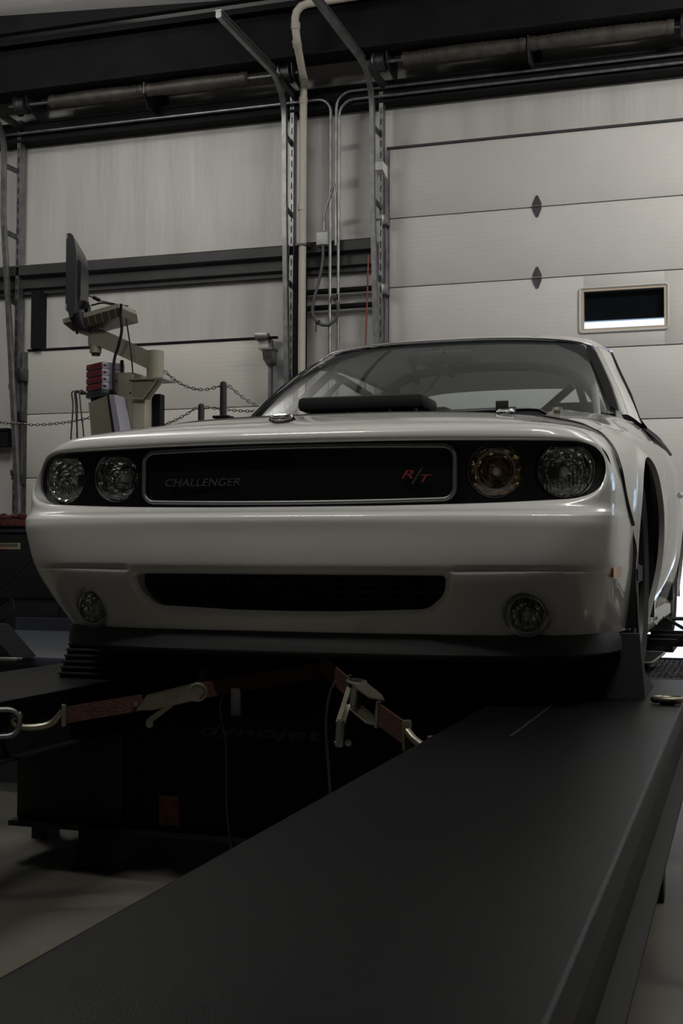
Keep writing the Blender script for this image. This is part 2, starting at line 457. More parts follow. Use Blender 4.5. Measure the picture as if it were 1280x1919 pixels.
# ---- raised sectional door on the right: five sections, hinges, window, rollers
DF = 6.05
door = empty('door_1', (-0.28, DF, 0.99), 'raised white sectional garage door with one small window', 'garage door', kind='structure')
tops = [3.632, 3.098, 2.573, 2.044, 1.524, 0.993]
wx0, wx1, wz0, wz1 = 0.052, 0.612, 2.185, 2.452
for a, b_ in zip(tops, tops[1:]):
    mb = MB(); hi, lo = a-0.0035, b_+0.0035
    if abs(a-2.573) < 1e-6:
        mb.b2((-1.40, DF, lo), (wx0, DF+0.045, hi), 0.004); mb.b2((wx1, DF, lo), (0.84, DF+0.045, hi), 0.004)
        mb.b2((wx0-0.004, DF, lo), (wx1+0.004, DF+0.045, wz0), 0.003); mb.b2((wx0-0.004, DF, wz1), (wx1+0.004, DF+0.045, hi), 0.003)
    else:
        mb.b2((-1.40, DF, lo), (0.84, DF+0.045, hi), 0.004)
    mb.build('section_panel', doorm, door)
for z in tops[1:5]: MB().b2((-1.395, DF+0.02, z-0.02), (0.835, DF+0.042, z+0.02)).build('joint_seal', steel_grey, door)
MB().b2((-1.425, DF-0.002, 0.993), (-1.403, DF+0.04, 3.63)).build('end_stile', galv, door)
MB().b2((-1.42, DF-0.012, 3.628), (0.84, DF+0.03, 3.645)).build('top_strip', steel_grey, door)
frm = mat('window_trim_cream', (0.50, 0.42, 0.33), 0.5)
mb = MB()
o_ = round_poly([(wx0-0.028, wz0-0.026), (wx1+0.028, wz0-0.026), (wx1+0.028, wz1+0.026), (wx0-0.028, wz1+0.026)], 0.02, 5)
ring = [(p[0], DF-0.006, p[1]) for p in o_]
mb.tube(ring+[ring[0], ring[1]], 0.0085, 8, False)
fr = mb.build('window_frame', doorm, door)
mb = MB()
for a, b_ in (((wx0-0.024, wz0-0.022), (wx1+0.024, wz0)), ((wx0-0.024, wz1), (wx1+0.024, wz1+0.022)), ((wx0-0.024, wz0), (wx0, wz1)), ((wx1, wz0), (wx1+0.024, wz1))):
    mb.b2((a[0], DF-0.005, a[1]), (b_[0], DF+0.03, b_[1]))
mb.build('inner_trim', frm, door)
MB().b2((wx0-0.01, DF+0.02, wz0-0.01), (wx1+0.01, DF+0.026, wz1+0.01)).build('pane', thin_glass('door_window_glass', (0.8, 0.85, 0.9)), door)
def door_hinge(x, z, par):
    mb = MB(); hw, hh = 0.033, 0.079
    mb.prism([(x-hw, DF-0.006, z+0.004), (x-hw, DF-0.006, z+0.022), (x-0.008, DF-0.006, z+hh), (x+0.008, DF-0.006, z+hh), (x+hw, DF-0.006, z+0.022), (x+hw, DF-0.006, z+0.004)], (0, 0.007, 0))
    mb.prism([(x-hw, DF-0.006, z-0.004), (x-hw, DF-0.006, z-0.022), (x-0.008, DF-0.006, z-hh), (x+0.008, DF-0.006, z-hh), (x+hw, DF-0.006, z-0.022), (x+hw, DF-0.006, z-0.004)], (0, 0.007, 0))
    h = mb.build('hinge', galvdk, par, 20)
    MB().tube([(x-hw, DF-0.010, z), (x+hw, DF-0.010, z)], 0.008, 8).build('hinge_pin', satin, h)
    return h
for z in tops[1:5]: door_hinge(-0.283, z+0.004, door); door_hinge(0.79, z+0.004, door)
def roller(x0, x1, z, par, m=galv):
    mb = MB(); mb.tube([(x0, DF-0.055, z), (x1, DF-0.055, z)], 0.012, 8)
    mb.b2((x1-0.012, DF-0.075, z-0.05), (x1+0.035, DF+0.0, z+0.03), 0.004)
    return mb.build('roller', m, par)
for z in tops[1:5]: roller(-1.49, -1.425, z-0.012, door)
mb = MB(); mb.prism([(-1.475, DF-0.13, 3.50), (-1.475, DF-0.13, 3.44), (-1.475, DF, 3.40), (-1.475, DF, 3.50)], (0.06, 0, 0))
mb.build('top_bracket', mat('white_bracket', (0.7, 0.7, 0.68), 0.4), door)

# ---- closed sectional door on the left: five sections
dr = empty('door_2', (-3.43, DF, FZ), 'closed cream sectional garage door behind the console', 'garage door', kind='structure')
tops2 = [2.238, 1.711, 1.184, 0.657, 0.13, FZ]
for k, (a, b_) in enumerate(zip(tops2, tops2[1:])):
    mb = MB(); hi, lo = a-0.003, b_+0.003
    if k == 4:
        mb.b2((-4.50, DF, lo), (-4.23, DF+0.045, hi), 0.004); mb.b2((-3.98, DF, lo), (-2.37, DF+0.045, hi), 0.004)
        mb.b2((-4.234, DF, lo), (-3.976, DF+0.045, -0.14), 0.003); mb.b2((-4.234, DF, 0.115), (-3.976, DF+0.045, hi), 0.002)
    else: mb.b2((-4.50, DF, lo), (-2.37, DF+0.045, hi), 0.004)
    mb.build('section_panel', doorm2, dr)
for z in tops2[1:5]: MB().b2((-4.495, DF+0.02, z-0.012), (-2.375, DF+0.042, z+0.012)).build('joint_seal', steel_grey, dr)
MB().b2((-4.50, DF-0.010, 2.236), (-2.30, DF+0.03, 2.252)).build('top_strip', steel_dk, dr)
MB().b2((-2.37, DF-0.002, FZ), (-2.345, DF+0.04, 2.23)).build('end_stile', galv, dr)
MB().b2((-4.535, DF-0.002, FZ), (-4.50, DF+0.04, 2.23)).build('end_stile', galv, dr)
mb = MB(); mb.b2((-4.25, DF-0.01, -0.14), (-4.22, DF+0.03, 0.13)); mb.b2((-3.99, DF-0.01, -0.14), (-3.97, DF+0.03, 0.13))
mb.build('window_trim', mat('red_trim', (0.5, 0.02, 0.03), 0.5), dr)
MB().b2((-4.235, DF+0.02, -0.15), (-3.975, DF+0.026, 0.12)).build('pane', MATS['door_window_glass'], dr)
for z in (1.70, 1.18, 0.65): roller(-4.60, -4.535, z, dr, galvdk)
mb = MB(); mb.tube([(-4.62, DF-0.05, 2.05), (-4.52, DF-0.05, 2.05)], 0.014, 8); mb.b2((-4.545, DF-0.09, 1.98), (-4.49, DF, 2.09), 0.006)
mb.build('top_roller', galvdk, dr)
mb = MB(); mb.prism([(-2.375, DF-0.12, 2.13), (-2.375, DF-0.10, 2.06), (-2.375, DF, 2.02), (-2.375, DF, 2.13)], (0.075, 0, 0)); mb.b2((-2.40, DF-0.13, 2.13), (-2.29, DF, 2.145))
mb.build('top_bracket', galv, dr)
mb = MB(); mb.b2((-2.47, DF-0.05, 2.235), (-2.36, DF+0.01, 2.275), 0.004); mb.build('top_clip', galv, dr)

struct(MB().b2((D1[0], WY-0.014, 2.252), (D1[1], WY+0.002, 3.6)), 'trim_11', steel_dk, 'black board added to keep the gap behind the small door window dark', 'board')  # black sheet stands in for the shade between door and lintel
# ---- steelwork on the back wall
def cbeam(name, x0, x1, z0, z1, y0, label, m, lip=True):
    mb = MB(); mb.b2((x0, y0, z0), (x1, WY, z1))
    if lip: mb.b2((x0, y0-0.012, z1-0.02), (x1, y0, z1)); mb.b2((x0, y0-0.012, z0), (x1, y0, z0+0.02))
    return struct(mb, name, m, label, 'beam')
cbeam('trim_1', -8, 6.4, 3.972, 4.135, 5.99, 'long black steel header channel above both garage doors', steel_dk)
# girt: sloping upper flange and a recessed lower flange
mb = MB(); prof = [(WY, 2.945), (6.0, 2.945), (5.985, 2.93), (5.985, 2.86), (6.04, 2.845), (6.04, 2.76), (6.075, 2.75), (6.075, 2.715), (WY, 2.715)]
mb.prism([(-8, y, z) for y, z in prof], (5.86, 0, 0)); struct(mb, 'trim_2', steel_grey, 'grey steel girt across the wall behind the monitor', 'beam')
mb = MB(); mb.prism([(-2.07, y, z+0.008) for y, z in prof], (0.55, 0, 0)); struct(mb, 'trim_3', steel_grey, 'short steel girt behind the two thin conduits', 'beam')
struct(MB().b2((-4.445, 6.0, 2.25), (-4.37, WY, 2.73)), 'trim_4', steel_dk, 'short black steel post above the left door corner', 'post')
cbeam('trim_5', -8, -4.66, 1.45, 1.60, 6.02, 'dark girt left of the left door track', steel_dk)
mb = MB(); mb.b2((-2.155, 5.99, FZ), (-2.075, 6.0, 2.94)); mb.b2((-2.12, 6.0, FZ), (-2.11, WY-0.01, 2.94)); mb.b2((-2.155, WY-0.02, FZ), (-2.075, WY-0.01, 2.94))
struct(mb, 'trim_6', steel_dk, 'black steel column beside the cream pipe', 'column')
for n_, z, r in (('trim_7', 2.582, 'upper'), ('trim_8', 2.457, 'lower')):
    struct(MB().tube([(-2.11, 6.06, z-0.004), (-1.52, 6.06, z)], 0.021, 10), n_, steel_dk, r+' of two thin black rails between pipe and door track', 'rail')
mb = MB(); mb.b2((-8, 5.72, 4.27), (6.4, 5.74, 4.66)); mb.b2((-8, 5.64, 4.262), (6.4, 5.86, 4.276)); mb.b2((-8, 5.60, 4.65), (6.4, 5.86, 4.665)); mb.b2((-8, 5.598, 4.62), (6.4, 5.606, 4.66))
struct(mb, 'trim_9', steel_dk, 'large dark eave beam along the top of the picture', 'beam')
mb = MB(); mb.prism([(-8, 5.50, 4.675), (6.4, 5.50, 4.675), (6.4, 5.50, 4.84), (-1.5, 5.50, 4.84), (-1.5, 5.50, 4.64+0.05), (-2.6, 5.50, 4.695), (-4.5, 5.50, 4.825), (-8, 5.50, 4.85)], (0, 0.06, 0))
struct(mb, 'trim_10', steel_dk, 'dark roof purlin above the eave beam', 'beam')

# ---- door tracks: rail that curves overhead, slotted wall angle, tie brackets
def curve_track(X, ytop, zt=4.145, R=0.30, x_b=None, yv=5.85):
    x_b = X if x_b is None else x_b
    pts = [(x_b, yv+0.06, FZ), (x_b, yv+0.05, 1.0), ((x_b+X)/2, yv+0.03, 2.2), (X, yv+0.01, 3.3), (X, yv, zt-R)]
    for k in range(1, 9):
        a = pi/2*k/8; pts.append((X, yv-R*(1-math.cos(a)), zt-R+R*math.sin(a)))
    pts.append((X, ytop, zt)); return pts
RAILP = [(-0.017, -0.022), (0.017, -0.022), (0.02, -0.012), (0.02, 0.014), (0.011, 0.024), (-0.011, 0.024), (-0.02, 0.014), (-0.02, -0.012)]
def door_track(X, xa, ytop, label, x_b=None, zb=None, top=4.16):
    t = empty('door_track', (X, 5.9, FZ), label, 'door track', 'curved overhead door tracks')
    pts = curve_track(X, ytop, x_b=x_b)
    mb = MB(); n = len(pts)
    # sweep keeping the profile's side axis along X
    vs = []; m = len(RAILP); P_ = [Vector(p) for p in pts]
    for i, p in enumerate(P_):
        d = (P_[min(i+1, n-1)]-P_[max(i-1, 0)]).normalized(); x = Vector((1, 0, 0)); x = (x-d*x.dot(d)).normalized(); y = d.cross(x)
        vs += [p+x*a+y*b for a, b in RAILP]
    fs = [(i*m+k, i*m+(k+1) % m, (i+1)*m+(k+1) % m, (i+1)*m+k) for i in range(n-1) for k in range(m)]+[tuple(range(m)), tuple((n-1)*m+k for k in range(m))]
    mb.add(vs, fs); mb.build('rail', galv, t, 50)
    # strut along the overhead run
    mb = MB(); mb.b2((X-0.024, ytop, 4.168), (X+0.024, 5.60, 4.178)); mb.build('overhead_angle', galv, t)
    mb = MB(); mb.b2((xa-0.004, 5.99, FZ), (xa+0.002, 6.06, top)); mb.b2((xa-0.028, 5.985, FZ), (xa+0.002, 5.992, top)); mb.build('wall_angle', galv, t)
    mb = MB(); z = 0.4
    while z < top-0.1: mb.b2((xa-0.016, 5.9835, z), (xa-0.009, 5.9855, z+0.05)); z += 0.085
    mb.build('slot_row', steel_dk, t)['kind'] = 'stuff'
    for z in (0.5, 1.2, 1.9, 2.62, 3.17, 3.72):
        k = min(1.0, max(0.0, (z-FZ)/3.8)); xr = (x_b if x_b is not None else X)*(1-k)+X*k
        mb = MB(); mb.prism([(xr+0.01, 5.86, z), (xr+0.01, 5.86, z+0.045), (xa-0.02, 5.985, z+0.03), (xa-0.02, 5.985, z-0.015)], (0.006, 0.004, 0)); mb.build('tie_bracket', galvdk, t)
    mb = MB(); s = 1 if xa > X else -1
    mb.prism([(X, 5.66, 4.12), (X, 5.66, 4.165), (xa, 5.985, 4.11), (xa, 5.985, 4.06)], (0.035, 0, 0)); mb.build('corner_strap', galvdk, t)
    return t
door_track(-4.625, -4.56, 4.55, 'door track at the far left picture edge', x_b=-4.48)
door_track(-2.172, -2.150, 4.57, 'door track left of the cream pipe, overhead end in view', x_b=-2.148)
door_track(-1.478, -1.436, 2.6, 'door track at the left edge of the raised door', x_b=-1.428)

# ---- torsion springs above the doors
def torsion(name, drums, shaft, springs, brackets, label, z=4.205, y=5.80):
    t = empty(name, (sum(shaft)/2, y, z-0.1), label, 'torsion spring', 'torsion spring shafts')
    MB().tube([(shaft[0], y, z), (shaft[1], y, z)], 0.014, 10).build('shaft', galv, t)
    for a, b_ in springs:
        n = 44; prof = []
        for k in range(n+1):
            s = k/n; base = 0.046+0.010*math.sin(pi*min(1, s*1.0))
            prof.append((base+(0.004 if k % 2 else -0.002), a+(b_-a)*s))
        mb = MB(); mb.lathe((0, y, z), (1, 0, 0), [(r, h) for r, h in prof], 16); mb.build('spring', rustspring, t, 60)
        for e in (a, b_):
            MB().lathe((0, y, z), (1, 0, 0), [(0.014, e-0.03), (0.05, e-0.028), (0.055, e-0.01), (0.05, e+0.025), (0.014, e+0.03)], 14).build('winding_cone', rustspring, t)
    for x in drums:
        mb = MB(); mb.lathe((0, y, z), (1, 0, 0), [(0.014, x-0.055), (0.085, x-0.05), (0.088, x-0.035), (0.07, x-0.03), (0.068, x+0.02), (0.075, x+0.025), (0.075, x+0.035), (0.014, x+0.04)], 22); mb.build('cable_drum', galvdk, t)
        mb = MB(); mb.prism([(x+0.055, y-0.06, z+0.09), (x+0.055, y+0.26, z+0.09), (x+0.055, y+0.26, z-0.11), (x+0.055, y-0.03, z-0.04), (x+0.055, y-0.06, z+0.03)], (0.006, 0, 0)); mb.build('end_bearing_plate', galvdk, t)
    for x in brackets:
        mb = MB(); mb.prism([(x, y-0.05, z+0.05), (x, y+0.3, z+0.09), (x, y+0.3, z-0.12), (x, y+0.02, z-0.13), (x, y-0.05, z-0.04)], (0.012, 0, 0)); mb.b2((x-0.04, y+0.27, z-0.12), (x+0.05, y+0.31, z+0.08)); mb.build('center_bracket', galvdk, t)
    return t
torsion('torsion_spring_shaft', (-4.42, -2.14), (-4.55, -2.05), ((-4.14, -3.35), (-3.28, -2.49)), (-3.32,), 'torsion springs above the closed left door')
torsion('torsion_spring_shaft', (-1.40, 0.80), (-1.50, 0.95), ((-1.20, -0.34), (-0.27, 0.68)), (-0.305,), 'torsion springs above the raised right door')

# ---- pipes and conduits between the doors
mb = MB()
pp = [(-2.045, 5.90, FZ), (-2.04, 5.90, 4.08), (-2.035, 5.89, 4.13), (-2.02, 5.85, 4.165), (-1.965, 5.55, 4.30), (-1.957, 5.51, 4.34), (-1.962, 5.50, 4.40), (-1.967, 5.50, 4.48), (-1.955, 5.50, 4.53), (-1.92, 5.50, 4.565), (-1.87, 5.50, 4.578), (-1.45, 5.50, 4.585)]
pipe = empty('vent_pipe', (-2.045, 5.90, FZ), 'cream plastic pipe running up the wall and bending over', 'pipe')
mb.tube(pp, 0.029, 14); mb.build('pipe_run', pvc, pipe, 60)
for i, (p, d) in enumerate((((-2.045, 5.90, 3.2), (0, 0, 1)), ((-2.042, 5.90, 4.02), (0, 0, 1)), ((-2.045, 5.90, 1.5), (0, 0, 1)), ((-2.022, 5.86, 4.155), (0.1, -0.7, 0.4)), ((-1.962, 5.50, 4.42), (0, 0, 1)), ((-1.965, 5.54, 4.31), (0.1, -0.6, 0.4)))):
    d = Vector(d).normalized(); p = Vector(p); MB().tube([p-d*0.025, p+d*0.025], 0.034, 14).build('coupling', pvc, pipe, 60)
MB().b2((-2.09, 5.868, 2.90), (-2.0, 5.985, 2.915)).build('pipe_strap', galvdk, pipe)
def conduit(pts, r, label, m=galv):
    return thing(MB().tube(pts, r, 8), 'conduit', m, label, 'conduit', 'steel conduits on the back wall', smooth=60)
def bend(x0, x1, z1, y, zb, rad, s):
    pts = [(x0, y, zb), (x0, y, z1-rad)]
    for k in range(1, 6):
        a = pi/2*k/5; pts.append((x0+s*rad*(1-math.cos(a)), y, z1-rad+rad*math.sin(a)))
    pts.append((x1, y, z1)); return pts
conduit(bend(-1.838, -7.9, 4.035, 5.955, FZ, 0.10, -1), 0.0125, 'thin steel conduit bending left along the black header')
conduit(bend(-1.795, 6.0, 4.075, 5.96, 2.9, 0.12, 1), 0.0125, 'upper thin conduit bending right along the black header')
conduit(bend(-1.772, 6.0, 4.01, 5.955, FZ, 0.12, 1), 0.0115, 'lower thin conduit bending right along the black header')
conduit([(-1.795, 5.955, 2.92), (-1.795, 5.95, 3.25), (-1.80, 5.945, 3.36), (-1.84, 5.945, 3.27), (-1.888, 5.955, 3.15), (-1.893, 5.96, 3.02)], 0.011, 'short flexible conduit leading down to the grey junction box')
jb = empty('junction_box', (-1.898, 5.98, 2.905), 'small grey junction box above the hanging cable loop', 'junction box')
MB().box((-1.898, 5.975, 2.958), (0.10, 0.07, 0.105), 0.012).build('box_body', mat('grey_box', (0.42, 0.43, 0.42), 0.45), jb)
MB().box((-1.898, 5.937, 2.958), (0.088, 0.008, 0.093), 0.003).build('box_cover', MATS['grey_box'], jb)
cab = mat('grey_cable', (0.07, 0.07, 0.072), 0.55)
lp = [(-1.895, 5.95, 2.905), (-1.895, 5.95, 2.80), (-1.915, 5.94, 2.66), (-1.955, 5.93, 2.50), (-1.968, 5.93, 2.40), (-1.945, 5.93, 2.335), (-1.90, 5.93, 2.30), (-1.84, 5.93, 2.295), (-1.785, 5.93, 2.33), (-1.76, 5.93, 2.39), (-1.77, 5.93, 2.45), (-1.785, 5.94, 2.49)]
lpd = [tuple(p) for p in catmull(np.array(lp), np.linspace(0, len(lp)-1, 45))]
cl = empty('cable_loop', (-1.87, 5.94, 2.29), 'grey cable hanging in a loop below the junction box', 'cable')
MB().tube(lpd, 0.0125, 8).build('cable', cab, cl, 60)
MB().box((-1.785, 5.94, 2.50), (0.035, 0.035, 0.05), 0.006).build('connector', black, cl)
mb = MB(); mb.box((-1.925, 5.93, 2.318), (0.03, 0.03, 0.03), 0.004); mb.b2((-1.938, 5.915, 2.24), (-1.930, 5.92, 2.315)); mb.build('cable_tie', black, cl)
thing(MB().tube([(-1.545, 5.99, 2.82), (-1.55, 5.98, 2.5), (-1.565, 5.98, 2.0), (-1.565, 5.99, FZ)], 0.006, 6), 'wire', mat('red_wire', (0.25, 0.05, 0.03), 0.5), 'thin red wire beside the door track', 'wire', smooth=60)
# ================================================================== THE CAR
car = empty('car', (0, 2.3, 0.14), 'white two-door muscle car with black grille band and hood removed', 'car')
# ---- front fascia: control rows (x, y, z) for the right half, mirrored
def row(pts, z=None):
    return [(p[0], p[1], (p[2] if len(p) > 2 else z)) for p in pts]
FR = [
 row([(0, .068), (.2, .073), (.4, .088), (.55, .122), (.65, .17), (.715, .222), (.758, .29), (.782, .38), (.80, .47), (.81, .573)], .322),
 row([(0, .020), (.2, .025), (.4, .038), (.58, .066), (.69, .108), (.75, .160), (.788, .24), (.805, .35), (.815, .45), (.822, .555)], .40),
 row([(0, -.015), (.2, -.010), (.42, .003), (.62, .030), (.73, .065), (.785, .112), (.812, .20), (.821, .32), (.827, .44), (.832, .552)], .49),
 row([(0, -.027), (.22, -.023), (.45, -.010), (.65, .018), (.76, .050), (.807, .10), (.822, .18), (.827, .30), (.831, .43), (.835, .565)], .585),
 row([(0, -.030), (.22, -.026), (.45, -.012), (.65, .017), (.763, .050), (.811, .10), (.825, .18), (.829, .30), (.832, .42), (.835, .535)], .618),
 row([(0, -.018), (.22, -.014), (.45, -.001), (.65, .028), (.763, .059), (.811, .105), (.825, .18), (.829, .29), (.832, .39), (.834, .48)], .632),
 row([(0, .026), (.22, .030), (.45, .041), (.65, .060), (.762, .083), (.806, .117), (.821, .17), (.826, .25), (.829, .33), (.832, .40)], .654),
 row([(0, .030), (.22, .034), (.45, .045), (.65, .065), (.765, .088), (.803, .12), (.817, .165), (.822, .21), (.825, .25), (.827, .29)], .72),
 row([(0, .038), (.22, .042), (.45, .053), (.65, .074), (.748, .100), (.782, .135), (.796, .18), (.803, .225), (.806, .27), (.809, .31)], .79),
 row([(0, .045), (.22, .049), (.45, .060), (.64, .080), (.722, .108), (.755, .142), (.772, .185), (.781, .232), (.787, .28), (.792, .325)], .823),
 row([(0, .062), (.22, .066), (.44, .078), (.61, .100), (.675, .127), (.71, .165), (.732, .21), (.746, .26), (.755, .31), (.763, .355)], .853),
 row([(0, .16, .885), (.2, .163, .885), (.4, .175, .884), (.54, .195, .881), (.59, .215, .879), (.625, .245, .878), (.65, .28, .878), (.672, .315, .879), (.69, .355, .881), (.705, .40, .884)]),
 row([(0, .40, .932), (.18, .40, .931), (.36, .402, .927), (.47, .404, .921), (.515, .405, .918), (.545, .407, .915), (.565, .41, .913), (.58, .412, .911), (.592, .415, .909), (.605, .42, .908)]),
]
FRn = np.array(FR); left = FRn[:, :0:-1].copy(); left[:, :, 0] *= -1
FP = Patch(np.concatenate([left, FRn], 1))
fx = lambda s: FP(np.array([9.0+s]), np.array([0.0]))

def surf_y(x, z):
    """front-surface depth at (x,z) of the fascia envelope (numeric search on the patch)"""
    u = np.array([9.0+math.copysign(min(9, abs(x)/0.115), x)]); v = np.array([5.0])
    for _ in range(30):
        p = FP(u, v)[0]; e = 1e-3
        pu = (FP(u+e, v)[0]-p)/e; pv = (FP(u, v+e)[0]-p)/e
        A = np.array([[pu[0], pv[0]], [pu[2], pv[2]]]); r = np.array([x-p[0], z-p[2]])
        try: s = np.linalg.solve(A, r)
        except Exception: break
        s = np.clip(s, -0.6, 0.6); u = np.clip(u+s[0], 0, 18); v = np.clip(v+s[1], 0, 12)
    return FP(u, v)[0][1]

def band_poly(inset=0.0):
    r = [(0, .6505), (.25, .6515), (.5, .656), (.70, .664)]
    rt = [(.735, .8085), (.5, .8155), (.25, .8175), (0, .818)]
    right = r+[(.806, .672), (.806, .735), (.80, .775), (.785, .806)]+rt
    # explicit smooth outline of the right half
    pts = [(0, .6505), (.25, .6515), (.5, .656), (.68, .6635), (.735, .668), (.772, .680), (.793, .70), (.801, .727), (.800, .755), (.791, .780), (.772, .799), (.742, .809), (.70, .8125), (.5, .816), (.25, .8185), (0, .819)]
    pts = [tuple(p) for p in catmull(np.array(pts), np.linspace(0, len(pts)-1, 60))]
    c = (0.0, .735)
    full = pts+[(-x, z) for x, z in pts[-2:0:-1]]
    if inset: full = [(c[0]+(x-c[0])*(1-inset/0.8), c[1]+(z-c[1])*(1-inset/0.083)) for x, z in full]
    return full
LG = [(-.424, .476), (.424, .476), (.418, .430), (.372, .3915), (.15, .3825), (0, .3815), (-.15, .3825), (-.372, .3915), (-.418, .430)]
LGP = round_poly(LG, [.008, .008, .05, .06, .3, .3, .3, .06, .05], 6)
FOG = (.607, .379); FOGR = .056
front = lambda q: q[:, 1] < 0.45
bandS, lgS = sdf_poly(band_poly()), sdf_poly(LGP)
fogR, fogL = sdf_poly(circle_poly(*FOG, FOGR)), sdf_poly(circle_poly(-FOG[0], FOG[1], FOGR))
def post_f(p, sd):
    p = p.copy()
    for k, (s, w, dep) in enumerate(zip(sd, (.014, .022, .022, .022), (.010, .013, .013, .013))):
        t = np.clip(1-s/w, 0, 1); t = np.where(s < -1e-6, 1, t)
        p[:, 1] += dep*t*t
    # character crease from the lower grille to the corners
    x = np.abs(p[:, 0]); zc = .4885+.004*np.clip((x-.44)/.36, 0, 1)
    m = np.exp(-((p[:, 2]-zc)/.0035)**2)*np.clip((x-.43)/.02, 0, 1)*(p[:, 1] < .3)
    p[:, 1] += .0045*m
    return p
zs_v = np.unique(np.concatenate([np.linspace(0, 2, 44), np.linspace(2, 7, 60), np.linspace(7, 10, 34), np.linspace(10, 12, 22)]))
fascia = panel('front_bumper', FP, np.linspace(0, 18, 18*24+1), zs_v,
      [([0, 2], bandS, (0, .085, 0), front), ([0, 2], lgS, (0, .06, 0), front), ([0, 2], fogR, (0, .045, 0), front), ([0, 2], fogL, (0, .045, 0), front)],
      paint, car, 38, post_f)

# ---- black band behind: lamp panel
def env(x):            # depth of the band envelope at x
    a = abs(x)
    return float(np.interp(a, [0, .22, .45, .65, .75, .80, .83], [.034, .038, .048, .068, .098, .135, .17]))
def bandpatch(off):
    def P(U, V):
        y = np.interp(np.abs(U), [0, .22, .45, .60, .70, .76, .80, .83], [.034, .038, .048, .062, .082, .104, .128, .15])
        return np.stack([U, y+off, V], 1)
    return P
LAMPS = [(.702, .7405, .0735), (.530, .7415, .0735)]
LTOP = .8005
def lamp_outline(cx, cz, r, n=48):
    return [(cx+r*math.cos(2*pi*k/n), min(cz+r*math.sin(2*pi*k/n), LTOP)) for k in range(n)]
holes = []
for s in (-1, 1):
    for cx, cz, r in LAMPS: holes.append(([0, 2], sdf_poly(lamp_outline(s*cx, cz, r)), (0, .03, 0), None))
bS2 = sdf_poly(band_poly())
holes.append(([0, 2], lambda q: -(bS2(q)-.010), None, None))
panel('headlight_surround', bandpatch(.045), np.linspace(-.82, .82, 215), np.linspace(.64, .83, 31), holes, blackgloss, car)

# ---- headlamps
def clip_top(cz, top):
    def rf(t, r, x, y):
        v = x*math.cos(t)+y*math.sin(t)
        return min(r, (top-cz)/v.z) if v.z > 1e-3 else r
    return rf
def headlamp(s, cx, cz, r, inner):
    y0 = float(bandpatch(.045)(np.array([cx]), np.array([cz]))[0, 1])
    ax = Vector((s*(.10 if inner else .22), -1, 0)).normalized()
    c = Vector((s*cx, y0+.012, cz)); rf = clip_top(cz, LTOP-.002)
    h = link_mesh('headlight', MB().lathe(c, ax, [(r*.985, -.03), (r*1.0, .004), (r*.96, .008), (r*.93, .002), (r*.91, -.03)], 40, rf).build('tmp', None).data, satin if inner else chrome, car)
    bpy.data.objects.remove(bpy.data.objects['tmp'])
    rm = amberref if (inner and s > 0) else reflector
    if inner:
        MB().lathe(c, ax, [(r*.92, -.005), (r*.86, -.03), (r*.70, -.034), (r*.66, -.012), (r*.60, -.02), (r*.45, -.055), (r*.2, -.075), (.0005, -.08)], 40, rf).build('reflector', rm, h, 50)
        MB().lathe(c, ax, [(r*.70, -.012), (r*.70, -.002), (r*.63, -.002), (r*.63, -.014)], 40, rf).build('trim_ring', chrome, h)
    else:
        MB().lathe(c, ax, [(r*.92, -.005), (r*.8, -.03), (r*.55, -.06), (r*.3, -.075), (.0005, -.08)], 40, rf).build('reflector', rm, h, 50)
        mb = MB(); q = c+ax*-.03
        mb.box(q+Vector((-s*.028, 0, -.004)), (.022, .03, .034), .003); mb.build('bulb_shield', black, h)
    MB().lathe(c+ax*-.075, ax, [(.0005, .052), (.008, .050), (.012, .042), (.012, .0)], 16).build('bulb', mat('bulb_glass', (.7, .7, .66), .1, spec=.8), h)
    MB().lathe(c, ax, [(r*.96, .002), (r*.85, .010), (r*.6, .017), (r*.3, .021), (.0005, .022)], 40, rf).build('lens', lensglass if inner else flutedglass, h, 60)
    return h
for s in (-1, 1):
    for i, (cx, cz, r) in enumerate(LAMPS): headlamp(s, cx, cz, r, i == 1)

# ---- centre grille: satin frame, mesh, lettering
gy = lambda x: float(np.interp(abs(x), [0, .22, .45], [.034, .038, .048]))
gp = round_poly([(-.433, .669), (.433, .669), (.433, .803), (-.433, .803)], .03, 7)
dense = []
for a, b_ in zip(gp, gp[1:]+gp[:1]):
    n = max(1, int(math.dist(a, b_)/.05)); dense += [(a[0]+(b_[0]-a[0])*k/n, a[1]+(b_[1]-a[1])*k/n) for k in range(n)]
ring = [(x, gy(x)+.034, z+.006*(abs(x) < .41)*(z > .73)*(1-(x/.43)**2)-.006*(z < .7)*(1-(x/.43)**2)) for x, z in dense]
fr = MB().tube(ring+ring[:2], .0058, 8, False).build('grille_frame', framegrey, car, 60)
mb = MB()
for k in range(7):
    z = .682+k*.0185; mb.sweep([(x, gy(x)+.052, z) for x in np.linspace(-.425, .425, 15)], [(-.006, -.0022), (.006, -.0022), (.006, .0022), (-.006, .0022)])
for k in range(35):
    x = -.42+k*.84/34; mb.b2((x-.0022, gy(x)+.046, .671), (x+.0022, gy(x)+.058, .805))
mb.build('grille_mesh', black, car)
mb = MB(); xs = np.linspace(-.44, .44, 13)
mb.sweep([(x, gy(x)+.075, .737) for x in xs], [(-.006, -.085), (.006, -.085), (.006, .085), (-.006, .085)]); mb.build('grille_backing', underm, car)
text_mesh('lettering', 'CHALLENGER', satin, car, (-.366, .078, .7105), (1, .02, 0), (0, 0, 1), .020, .215, .25, .004, 1.05)
b0 = text_mesh('badge', 'R', redbadge, car, (.296, .076, .722), (1, .05, 0), (0, 0, 1), .021, .032, .35, .004)
text_mesh('badge_slash', '/', satin, b0, (.322, .076, .708), (1, .05, 0), (0, 0, 1), .038, .028, .35, .004)
